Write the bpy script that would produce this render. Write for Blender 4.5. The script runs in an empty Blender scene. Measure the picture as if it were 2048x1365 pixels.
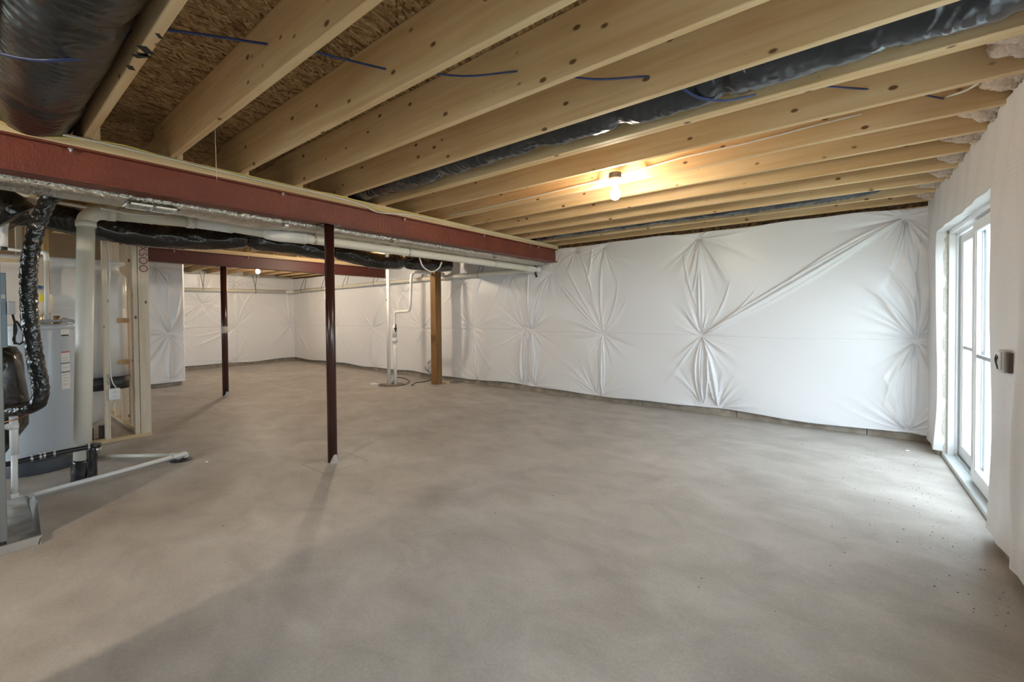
import bpy, math, random
import numpy as np
from mathutils import Vector, Matrix
PI = math.pi
S = bpy.context.scene
C = S.collection

# ------------------------------------------------------------------ camera
f_px, yaw, pitch, roll, cy_px, cam_h = 843.775, 0.6601, -0.0156, 0.0085, 639.19, 1.312
cam = bpy.data.cameras.new('camera'); camo = bpy.data.objects.new('camera', cam); C.objects.link(camo)
cam.sensor_width = 36; cam.sensor_fit = 'HORIZONTAL'; cam.lens = 36 * f_px / 2048
cam.shift_y = -(682.5 - cy_px) / 2048
cam.clip_start = 0.02
_f = Vector((-math.sin(yaw) * math.cos(pitch), math.cos(yaw) * math.cos(pitch), math.sin(pitch)))
_r0 = Vector((math.cos(yaw), math.sin(yaw), 0)); _u0 = _r0.cross(_f)
_r = math.cos(roll) * _r0 - math.sin(roll) * _u0
_u = math.sin(roll) * _r0 + math.cos(roll) * _u0
M = Matrix((_r, _u, -_f)).transposed().to_4x4(); M.translation = Vector((0, 0, cam_h))
camo.matrix_world = M
S.camera = camo
# ------------------------------------------------------------------ colour
S.view_settings.view_transform = 'Standard'; S.view_settings.look = 'None'
S.view_settings.gamma = 1; S.view_settings.use_curve_mapping = False
S.view_settings.exposure = 1.62
BULB = 160.0      # emission strength of the bare bulbs
SKY = 3.6
# ------------------------------------------------------------------ world
W = bpy.data.worlds.new('overcast_sky'); S.world = W; W.use_nodes = True
wn = W.node_tree; wn.nodes['Background'].inputs[0].default_value = (0.80, 0.90, 1.0, 1); wn.nodes['Background'].inputs[1].default_value = SKY
def portal(name, loc, sx, sy, rot):
    l = bpy.data.lights.new(name, 'AREA'); l.shape = 'RECTANGLE'; l.size = sx; l.size_y = sy; l.cycles.is_portal = True
    o = bpy.data.objects.new(name, l); C.objects.link(o); o.location = loc; o.rotation_euler = rot
portal('door_daylight_portal', (0.95, 4.44, 1.02), 2.0, 1.8, (0, PI / 2, 0))
portal('fill_side_window_portal', (0.95, 1.4, 1.62), 1.0, 2.6, (0, PI / 2, 0))  # sky through the unseen side window added as fill
portal('fill_rear_window_portal', (-6.5, -5.0, 1.25), 5.6, 1.9, (PI / 2, 0, 0))  # sky through the unseen rear window added as fill

# ------------------------------------------------------------------ materials
def mat(name, col, rough=0.6, metal=0.0, spec=0.5, bump=None, var=None, emit=None, coat=0):
    m = bpy.data.materials.new(name); m.use_nodes = True
    nt = m.node_tree; b = nt.nodes['Principled BSDF']
    b.inputs['Base Color'].default_value = (*col, 1); b.inputs['Roughness'].default_value = rough
    b.inputs['Metallic'].default_value = metal; b.inputs['Specular IOR Level'].default_value = spec
    b.inputs['Coat Weight'].default_value = coat
    if emit:
        b.inputs['Emission Color'].default_value = (*emit[0], 1); b.inputs['Emission Strength'].default_value = emit[1]
    tc = nt.nodes.new('ShaderNodeTexCoord')
    if var:   # (scale, colour2, lo, hi)
        n = nt.nodes.new('ShaderNodeTexNoise'); n.inputs['Scale'].default_value = var[0]; n.inputs['Detail'].default_value = 5
        nt.links.new(tc.outputs['Object'], n.inputs['Vector'])
        r = nt.nodes.new('ShaderNodeValToRGB'); r.color_ramp.elements[0].position = var[2]; r.color_ramp.elements[1].position = var[3]
        r.color_ramp.elements[0].color = (*col, 1); r.color_ramp.elements[1].color = (*var[1], 1)
        nt.links.new(n.outputs['Fac'], r.inputs['Fac']); nt.links.new(r.outputs['Color'], b.inputs['Base Color'])
    if bump:  # (scale, strength, distance, stretch)
        n = nt.nodes.new('ShaderNodeTexNoise'); n.inputs['Scale'].default_value = bump[0]; n.inputs['Detail'].default_value = 4
        mp = nt.nodes.new('ShaderNodeMapping'); mp.inputs['Scale'].default_value = bump[3] if len(bump) > 3 else (1, 1, 1)
        nt.links.new(tc.outputs['Object'], mp.inputs['Vector']); nt.links.new(mp.outputs['Vector'], n.inputs['Vector'])
        bp = nt.nodes.new('ShaderNodeBump'); bp.inputs['Strength'].default_value = bump[1]; bp.inputs['Distance'].default_value = bump[2]
        nt.links.new(n.outputs['Fac'], bp.inputs['Height']); nt.links.new(bp.outputs['Normal'], b.inputs['Normal'])
    return m

def wood(name, c1, c2, knots=True, axis=0, sat=1):
    """pine: grain stretched along one axis, per-object shift, scattered knots"""
    m = bpy.data.materials.new(name); m.use_nodes = True; nt = m.node_tree; N = nt.nodes; L = nt.links
    b = N['Principled BSDF']; b.inputs['Roughness'].default_value = 0.65; b.inputs['Specular IOR Level'].default_value = 0.3
    tc = N.new('ShaderNodeTexCoord'); oi = N.new('ShaderNodeObjectInfo')
    mu = N.new('ShaderNodeMath'); mu.operation = 'MULTIPLY'; mu.inputs[1].default_value = 37.0; L.new(oi.outputs['Random'], mu.inputs[0])
    cb = N.new('ShaderNodeCombineXYZ'); L.new(mu.outputs[0], cb.inputs[0]); L.new(mu.outputs[0], cb.inputs[1]); L.new(mu.outputs[0], cb.inputs[2])
    ad = N.new('ShaderNodeVectorMath'); ad.operation = 'ADD'; L.new(tc.outputs['Object'], ad.inputs[0]); L.new(cb.outputs[0], ad.inputs[1])
    def mapped(sc):
        mp = N.new('ShaderNodeMapping'); mp.inputs['Scale'].default_value = sc; L.new(ad.outputs[0], mp.inputs['Vector']); return mp
    st = [1.0, 1.0, 1.0]; st[axis] = 0.06
    g = N.new('ShaderNodeTexNoise'); g.inputs['Scale'].default_value = 22; g.inputs['Detail'].default_value = 6; g.inputs['Distortion'].default_value = 0.6
    L.new(mapped(st).outputs[0], g.inputs['Vector'])
    r = N.new('ShaderNodeValToRGB'); r.color_ramp.elements[0].position = 0.32; r.color_ramp.elements[1].position = 0.68
    r.color_ramp.elements[0].color = (*c1, 1); r.color_ramp.elements[1].color = (*c2, 1); L.new(g.outputs['Fac'], r.inputs['Fac'])
    big = N.new('ShaderNodeTexNoise'); big.inputs['Scale'].default_value = 1.3; L.new(mapped((1, 1, 1)).outputs[0], big.inputs['Vector'])
    hs = N.new('ShaderNodeMixRGB'); hs.blend_type = 'MULTIPLY'; hs.inputs[0].default_value = 1
    rb = N.new('ShaderNodeValToRGB'); rb.color_ramp.elements[0].position = 0.3; rb.color_ramp.elements[1].position = 0.7
    rb.color_ramp.elements[0].color = (0.88, 0.84, 0.78, 1); rb.color_ramp.elements[1].color = (1, 1, 1, 1)
    L.new(big.outputs['Fac'], rb.inputs['Fac']); L.new(r.outputs['Color'], hs.inputs[1]); L.new(rb.outputs['Color'], hs.inputs[2])
    out = hs.outputs[0]
    if knots:
        ks = [12.0, 12.0, 12.0]; ks[axis] = 7.0
        v = N.new('ShaderNodeTexVoronoi'); v.inputs['Scale'].default_value = 1.0; L.new(mapped(ks).outputs[0], v.inputs['Vector'])
        k = N.new('ShaderNodeValToRGB'); k.color_ramp.elements[0].position = 0.10; k.color_ramp.elements[1].position = 0.17
        k.color_ramp.elements[0].color = (1, 1, 1, 1); k.color_ramp.elements[1].color = (0, 0, 0, 1)
        L.new(v.outputs['Distance'], k.inputs['Fac'])
        sx = N.new('ShaderNodeSeparateColor'); L.new(v.outputs['Color'], sx.inputs[0])
        gt = N.new('ShaderNodeMath'); gt.operation = 'GREATER_THAN'; gt.inputs[1].default_value = 0.45; L.new(sx.outputs[0], gt.inputs[0])
        ml = N.new('ShaderNodeMath'); ml.operation = 'MULTIPLY'; L.new(k.outputs['Color'], ml.inputs[0]); L.new(gt.outputs[0], ml.inputs[1])
        m8 = N.new('ShaderNodeMath'); m8.operation = 'MULTIPLY'; m8.inputs[1].default_value = 0.92; L.new(ml.outputs[0], m8.inputs[0])
        mx = N.new('ShaderNodeMixRGB'); L.new(m8.outputs[0], mx.inputs[0]); L.new(out, mx.inputs[1]); mx.inputs[2].default_value = (0.13, 0.055, 0.02, 1)
        out = mx.outputs[0]
    L.new(out, b.inputs['Base Color'])
    bp = N.new('ShaderNodeBump'); bp.inputs['Strength'].default_value = 0.12; bp.inputs['Distance'].default_value = 0.004
    L.new(g.outputs['Fac'], bp.inputs['Height']); L.new(bp.outputs['Normal'], b.inputs['Normal'])
    return m

def osb_mat():
    m = bpy.data.materials.new('strand_board'); m.use_nodes = True; nt = m.node_tree; N = nt.nodes; L = nt.links
    b = N['Principled BSDF']; b.inputs['Roughness'].default_value = 0.75; b.inputs['Specular IOR Level'].default_value = 0.2
    tc = N.new('ShaderNodeTexCoord')
    def layer(rot, sc, seed):
        m0 = N.new('ShaderNodeMapping'); m0.inputs['Rotation'].default_value = (0, 0, rot); L.new(tc.outputs['Object'], m0.inputs['Vector'])
        mp = N.new('ShaderNodeMapping'); mp.inputs['Location'].default_value = (seed, seed * 2, 0)
        mp.inputs['Scale'].default_value = sc; L.new(m0.outputs[0], mp.inputs['Vector'])
        nz = N.new('ShaderNodeTexNoise'); nz.inputs['Scale'].default_value = 0.8; L.new(mp.outputs[0], nz.inputs['Vector'])
        ad = N.new('ShaderNodeVectorMath'); ad.operation = 'ADD'; L.new(mp.outputs[0], ad.inputs[0])
        L.new(nz.outputs['Color'], ad.inputs[1])
        v = N.new('ShaderNodeTexVoronoi'); v.inputs['Scale'].default_value = 1.0; L.new(ad.outputs[0], v.inputs['Vector'])
        s = N.new('ShaderNodeSeparateColor'); L.new(v.outputs['Color'], s.inputs[0]); return s.outputs[0], s.outputs[1]
    a, a2 = layer(1.35, (11, 62, 1), 0); c, c2 = layer(0.75, (14, 80, 1), 7.7); d, d2 = layer(1.9, (12, 70, 1), 3.3)
    gt = N.new('ShaderNodeMath'); gt.operation = 'GREATER_THAN'; gt.inputs[1].default_value = 0.6; L.new(a2, gt.inputs[0])
    m1 = N.new('ShaderNodeMixRGB'); L.new(gt.outputs[0], m1.inputs[0]); L.new(a, m1.inputs[1]); L.new(c, m1.inputs[2])
    g2 = N.new('ShaderNodeMath'); g2.operation = 'GREATER_THAN'; g2.inputs[1].default_value = 0.6; L.new(c2, g2.inputs[0])
    m2 = N.new('ShaderNodeMixRGB'); L.new(g2.outputs[0], m2.inputs[0]); L.new(m1.outputs[0], m2.inputs[1]); L.new(d, m2.inputs[2])
    fine = N.new('ShaderNodeTexNoise'); fine.inputs['Scale'].default_value = 60; fine.inputs['Detail'].default_value = 4
    L.new(tc.outputs['Object'], fine.inputs['Vector'])
    m3 = N.new('ShaderNodeMixRGB'); m3.inputs[0].default_value = 0.35; L.new(m2.outputs[0], m3.inputs[1]); L.new(fine.outputs['Fac'], m3.inputs[2])
    r = N.new('ShaderNodeValToRGB'); e = r.color_ramp.elements
    e[0].position = 0.12; e[0].color = (0.07, 0.035, 0.015, 1); e[1].position = 0.9; e[1].color = (0.62, 0.44, 0.25, 1)
    x = e.new(0.35); x.color = (0.26, 0.15, 0.07, 1); x = e.new(0.65); x.color = (0.42, 0.27, 0.135, 1)
    L.new(m3.outputs[0], r.inputs['Fac'])
    L.new(r.outputs['Color'], b.inputs['Base Color'])
    bp = N.new('ShaderNodeBump'); bp.inputs['Strength'].default_value = 0.3; bp.inputs['Distance'].default_value = 0.004
    L.new(m3.outputs[0], bp.inputs['Height']); L.new(bp.outputs['Normal'], b.inputs['Normal'])
    return m

def concrete_mat():
    m = bpy.data.materials.new('trowelled_concrete'); m.use_nodes = True; nt = m.node_tree; N = nt.nodes; L = nt.links
    b = N['Principled BSDF']; b.inputs['Specular IOR Level'].default_value = 0.35
    tc = N.new('ShaderNodeTexCoord')
    def noise(scale, det, rot=0, sc=(1, 1, 1), dist=0.0):
        mp = N.new('ShaderNodeMapping'); mp.inputs['Rotation'].default_value = (0, 0, rot); mp.inputs['Scale'].default_value = sc
        L.new(tc.outputs['Object'], mp.inputs['Vector'])
        n = N.new('ShaderNodeTexNoise'); n.inputs['Scale'].default_value = scale; n.inputs['Detail'].default_value = det
        n.inputs['Distortion'].default_value = dist; n.inputs['Roughness'].default_value = 0.6
        L.new(mp.outputs[0], n.inputs['Vector']); return n.outputs['Fac']
    def mix(fac, a, c, mode='MIX'):
        x = N.new('ShaderNodeMixRGB'); x.blend_type = mode
        if isinstance(fac, float): x.inputs[0].default_value = fac
        else: L.new(fac, x.inputs[0])
        for i, v in ((1, a), (2, c)):
            if isinstance(v, tuple): x.inputs[i].default_value = (*v, 1)
            else: L.new(v, x.inputs[i])
        return x.outputs[0]
    def ramp(f, p0, p1, c0, c1):
        r = N.new('ShaderNodeValToRGB'); r.color_ramp.elements[0].position = p0; r.color_ramp.elements[1].position = p1
        r.color_ramp.elements[0].color = (*c0, 1); r.color_ramp.elements[1].color = (*c1, 1); L.new(f, r.inputs['Fac']); return r.outputs['Color']
    base = ramp(noise(0.8, 4, 0.3, (1, 1.2, 1), 0.5), 0.3, 0.7, (0.41, 0.385, 0.35), (0.51, 0.49, 0.46))
    mid = ramp(noise(3.2, 9, 0.5, (0.9, 1.25, 1), 0.5), 0.32, 0.68, (0.82, 0.80, 0.78), (1.10, 1.09, 1.08))
    fine = ramp(noise(70, 5), 0.3, 0.7, (0.90, 0.90, 0.90), (1.07, 1.07, 1.07))
    col = mix(1.0, mix(1.0, base, mid, 'MULTIPLY'), fine, 'MULTIPLY')
    streak = ramp(noise(5, 10, 0.9, (0.6, 1.8, 1), 0.8), 0.57, 0.70, (0, 0, 0), (1, 1, 1))
    sm = N.new('ShaderNodeMath'); sm.operation = 'MULTIPLY'; sm.inputs[1].default_value = 0.25; L.new(streak, sm.inputs[0])
    col = mix(sm.outputs[0], col, (0.47, 0.45, 0.42))
    # dark hairline squares cut round the two posts
    sep = N.new('ShaderNodeSeparateXYZ'); L.new(tc.outputs['Object'], sep.inputs[0])
    def M_(op, a, c=None):
        x = N.new('ShaderNodeMath'); x.operation = op
        for i, v in enumerate((a, c)):
            if v is None: continue
            if isinstance(v, (int, float)): x.inputs[i].default_value = v
            else: L.new(v, x.inputs[i])
        return x.outputs[0]
    wob = M_('MULTIPLY', M_('SUBTRACT', noise(7, 3), 0.5), 0.05)
    tot = None
    for (px, py, hx, hy) in ((-3.52, 1.97, 0.19, 0.20), (-7.86, 2.54, 0.24, 0.24)):
        dx = M_('DIVIDE', M_('ABSOLUTE', M_('SUBTRACT', sep.outputs[0], px)), hx); dy = M_('DIVIDE', M_('ABSOLUTE', M_('SUBTRACT', sep.outputs[1], py)), hy)
        d = M_('ABSOLUTE', M_('SUBTRACT', M_('ADD', M_('MAXIMUM', dx, dy), wob), 1.0))
        ln = M_('LESS_THAN', d, 0.018)
        tot = ln if tot is None else M_('MAXIMUM', tot, ln)
    col = mix(M_('MULTIPLY', tot, 0.55), col, (0.09, 0.08, 0.07))
    L.new(col, b.inputs['Base Color'])
    rr = N.new('ShaderNodeMapRange'); rr.inputs['To Min'].default_value = 0.42; rr.inputs['To Max'].default_value = 0.62
    L.new(noise(3, 5), rr.inputs['Value']); L.new(rr.outputs[0], b.inputs['Roughness'])
    bp = N.new('ShaderNodeBump'); bp.inputs['Strength'].default_value = 0.12; bp.inputs['Distance'].default_value = 0.003
    L.new(noise(25, 6), bp.inputs['Height']); L.new(bp.outputs['Normal'], b.inputs['Normal'])
    return m

def sheet_mat(name, col, rough, weave_rot=0.0, bstr=0.25):
    m = bpy.data.materials.new(name); m.use_nodes = True; nt = m.node_tree; N = nt.nodes; L = nt.links
    b = N['Principled BSDF']; b.inputs['Roughness'].default_value = rough; b.inputs['Base Color'].default_value = (*col, 1)
    b.inputs['Specular IOR Level'].default_value = 0.5
    tc = N.new('ShaderNodeTexCoord'); mp = N.new('ShaderNodeMapping'); mp.inputs['Rotation'].default_value = (weave_rot, weave_rot * .7, 0)
    mp.inputs['Scale'].default_value = (6, 6, 50); L.new(tc.outputs['Object'], mp.inputs['Vector'])
    n = N.new('ShaderNodeTexNoise'); n.inputs['Scale'].default_value = 2; n.inputs['Detail'].default_value = 5; L.new(mp.outputs[0], n.inputs['Vector'])
    n2 = N.new('ShaderNodeTexNoise'); n2.inputs['Scale'].default_value = 14; n2.inputs['Detail'].default_value = 3; L.new(tc.outputs['Object'], n2.inputs['Vector'])
    a = N.new('ShaderNodeMath'); a.operation = 'ADD'; L.new(n.outputs['Fac'], a.inputs[0]); L.new(n2.outputs['Fac'], a.inputs[1])
    bp = N.new('ShaderNodeBump'); bp.inputs['Strength'].default_value = bstr; bp.inputs['Distance'].default_value = 0.004
    L.new(a.outputs[0], bp.inputs['Height']); L.new(bp.outputs['Normal'], b.inputs['Normal'])
    return m

def wrap_mat(name, col, rough, dist=0.012, scale=9):
    """crinkled film wrapped round a duct"""
    m = bpy.data.materials.new(name); m.use_nodes = True; nt = m.node_tree; N = nt.nodes; L = nt.links
    b = N['Principled BSDF']; b.inputs['Roughness'].default_value = rough; b.inputs['Base Color'].default_value = (*col, 1)
    b.inputs['Specular IOR Level'].default_value = 0.7
    tc = N.new('ShaderNodeTexCoord'); n = N.new('ShaderNodeTexNoise'); n.inputs['Scale'].default_value = scale; n.inputs['Detail'].default_value = 6
    n.noise_type = 'RIDGED_MULTIFRACTAL'; n.inputs['Distortion'].default_value = 1.6; n.inputs['Roughness'].default_value = 0.55; L.new(tc.outputs['Object'], n.inputs['Vector'])
    bp = N.new('ShaderNodeBump'); bp.inputs['Strength'].default_value = 0.9; bp.inputs['Distance'].default_value = dist
    L.new(n.outputs['Fac'], bp.inputs['Height']); L.new(bp.outputs['Normal'], b.inputs['Normal'])
    return m

def foil_mat():
    m = bpy.data.materials.new('foil_facing'); m.use_nodes = True; nt = m.node_tree; N = nt.nodes; L = nt.links
    b = N['Principled BSDF']; b.inputs['Roughness'].default_value = 0.33; b.inputs['Base Color'].default_value = (0.56, 0.52, 0.46, 1)
    b.inputs['Metallic'].default_value = 0.85
    tc = N.new('ShaderNodeTexCoord'); mp = N.new('ShaderNodeMapping'); mp.inputs['Scale'].default_value = (5, 34, 40); L.new(tc.outputs['Object'], mp.inputs['Vector'])
    n = N.new('ShaderNodeTexNoise'); n.inputs['Scale'].default_value = 1; n.inputs['Detail'].default_value = 3; L.new(mp.outputs[0], n.inputs['Vector'])
    bp = N.new('ShaderNodeBump'); bp.inputs['Strength'].default_value = 1.0; bp.inputs['Distance'].default_value = 0.018
    L.new(n.outputs['Fac'], bp.inputs['Height']); L.new(bp.outputs['Normal'], b.inputs['Normal'])
    return m

PINE = wood('joist_pine', (0.71, 0.49, 0.255), (0.83, 0.64, 0.39))
PINEY = wood('plate_pine', (0.60, 0.45, 0.26), (0.74, 0.60, 0.39), False, 1)
STUD = wood('stud_pine', (0.66, 0.56, 0.43), (0.80, 0.71, 0.58), True, 2)
STUDO = wood('stud_amber', (0.50, 0.28, 0.10), (0.62, 0.38, 0.16), True, 2)
TREATED = wood('treated_post', (0.20, 0.105, 0.035), (0.30, 0.17, 0.065), True, 2)
OSB = osb_mat(); CONC = concrete_mat()
BLOCK = mat('footing_block', (0.24, 0.20, 0.155), 0.85, var=(9, (0.36, 0.32, 0.27), 0.35, 0.65), bump=(30, 0.4, 0.01))
SHEET = sheet_mat('white_poly_sheet', (0.79, 0.80, 0.82), 0.33)
SHEETW = sheet_mat('woven_poly_sheet', (0.76, 0.76, 0.775), 0.42, 0.9, 0.6)
FOIL = foil_mat()
BLACKW = wrap_mat('black_duct_wrap', (0.016, 0.015, 0.015), 0.2, 0.010, 7)
BLACKD = wrap_mat('silvered_black_wrap', (0.028, 0.031, 0.037), 0.17, 0.012, 6)
HOSEW = wrap_mat('black_hose_wrap', (0.013, 0.012, 0.011), 0.22, 0.008, 22)
def beam_mat():
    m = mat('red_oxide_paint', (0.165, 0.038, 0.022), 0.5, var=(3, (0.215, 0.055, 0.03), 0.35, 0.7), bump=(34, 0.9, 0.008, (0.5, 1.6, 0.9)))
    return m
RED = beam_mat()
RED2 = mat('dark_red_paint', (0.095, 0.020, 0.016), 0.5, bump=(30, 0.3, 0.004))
MAROON = mat('maroon_column_paint', (0.045, 0.013, 0.010), 0.22, var=(60, (0.06, 0.02, 0.016), 0.6, 0.8), spec=0.6)
PVC = mat('white_pvc', (0.80, 0.79, 0.76), 0.32)
PVCO = mat('aged_pvc', (0.74, 0.71, 0.62), 0.38, var=(5, (0.70, 0.655, 0.53), 0.45, 0.8))
RUBBER = mat('black_rubber', (0.02, 0.02, 0.021), 0.45)
TANK = mat('water_heater_enamel', (0.50, 0.56, 0.62), 0.24)
DKBLUE = mat('dark_base_ring', (0.05, 0.06, 0.075), 0.5)
GALV = mat('galvanised_steel', (0.52, 0.52, 0.50), 0.34, metal=0.8, var=(16, (0.62, 0.62, 0.60), 0.3, 0.7))
RUSTPAN = mat('rust_stained_steel', (0.30, 0.23, 0.16), 0.33, metal=0.55, var=(7, (0.50, 0.47, 0.42), 0.4, 0.6), bump=(12, 0.3, 0.01))
GREYM = mat('grey_cabinet_steel', (0.20, 0.22, 0.22), 0.4, metal=0.3)
BLUEG = mat('blue_grey_steel', (0.25, 0.31, 0.35), 0.4, metal=0.3)
COPPER = mat('copper_pipe', (0.62, 0.27, 0.12), 0.3, metal=0.9)
BRASS = mat('brass', (0.62, 0.45, 0.20), 0.3, metal=0.9)
STEEL = mat('zinc_plated_steel', (0.6, 0.6, 0.6), 0.3, metal=0.9)
WHITEP = mat('white_plastic', (0.82, 0.82, 0.81), 0.35)
CREAM = mat('cream_enamel', (0.74, 0.66, 0.54), 0.3)
FIBER = mat('white_fibreglass', (0.76, 0.75, 0.73), 0.35, var=(2, (0.70, 0.67, 0.62), 0.4, 0.8))
STRAPM = mat('charcoal_band', (0.035, 0.038, 0.042), 0.5)
PAPER = mat('brown_fibreboard', (0.30, 0.21, 0.13), 0.85, var=(4, (0.26, 0.18, 0.11), 0.3, 0.7))
YELLOW = mat('yellow_cable_jacket', (0.72, 0.60, 0.20), 0.4)
WHITEC = mat('white_cable_jacket', (0.76, 0.74, 0.68), 0.4)
BLUEC = mat('blue_cable_jacket', (0.035, 0.055, 0.17), 0.4)
BLACKC = mat('black_cable_jacket', (0.02, 0.018, 0.016), 0.45)
BEIGEW = mat('beige_wire', (0.6, 0.5, 0.34), 0.5)
BATT = mat('tan_fibre_batt', (0.72, 0.55, 0.42), 0.95, var=(14, (0.80, 0.70, 0.60), 0.3, 0.7), bump=(35, 1.0, 0.03))
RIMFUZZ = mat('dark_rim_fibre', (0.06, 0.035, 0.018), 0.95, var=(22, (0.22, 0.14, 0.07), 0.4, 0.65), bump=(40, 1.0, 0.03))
MARKBLACK = mat('black_marker', (0.02, 0.02, 0.02), 0.6)
MARKRED = mat('faded_red_marker', (0.33, 0.10, 0.11), 0.7)
MARKWHITE = mat('white_chalk', (0.45, 0.44, 0.43), 0.7)
MORTAR = mat('pale_mortar', (0.42, 0.40, 0.37), 0.9, bump=(60, 0.6, 0.006))
VINYL = mat('white_vinyl', (0.84, 0.86, 0.88), 0.28)
TRACK = mat('pale_track', (0.60, 0.66, 0.68), 0.35)
FOAM = mat('expanded_foam', (0.58, 0.56, 0.50), 0.9, bump=(30, 1, 0.02))
REDL = mat('red_label', (0.55, 0.05, 0.05), 0.4)
YLAB = mat('yellow_label', (0.75, 0.65, 0.03), 0.4)
BLUEL = mat('blue_plastic', (0.05, 0.13, 0.32), 0.4)
LINER = mat('grey_liner', (0.42, 0.42, 0.42), 0.5)
def bulb_mat(k=1.0):
    m = bpy.data.materials.new('lit_bulb_glass'); m.use_nodes = True; nt = m.node_tree
    nt.nodes.remove(nt.nodes['Principled BSDF']); e = nt.nodes.new('ShaderNodeEmission')
    e.inputs[0].default_value = (1.0, 0.85, 0.66, 1); e.inputs[1].default_value = BULB * k
    nt.links.new(e.outputs[0], nt.nodes['Material Output'].inputs[0]); return m
LIT = bulb_mat()
def glass_mat():
    m = bpy.data.materials.new('clear_glazing'); m.use_nodes = True; nt = m.node_tree; nt.nodes.remove(nt.nodes['Principled BSDF'])
    t = nt.nodes.new('ShaderNodeBsdfTransparent'); t.inputs[0].default_value = (0.94, 0.96, 0.96, 1)
    g = nt.nodes.new('ShaderNodeBsdfGlossy'); g.inputs['Roughness'].default_value = 0.02
    x = nt.nodes.new('ShaderNodeMixShader'); x.inputs[0].default_value = 0.07
    nt.links.new(t.outputs[0], x.inputs[1]); nt.links.new(g.outputs[0], x.inputs[2]); nt.links.new(x.outputs[0], nt.nodes['Material Output'].inputs[0]); return m
GLASS = glass_mat()
GROUND = mat('pale_ground', (0.45, 0.44, 0.40), 0.9, var=(1.5, (0.30, 0.34, 0.24), 0.4, 0.6))
BARK = mat('bark', (0.16, 0.13, 0.11), 0.9)
LEAF = mat('dark_leaves', (0.05, 0.09, 0.04), 0.7)

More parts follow.
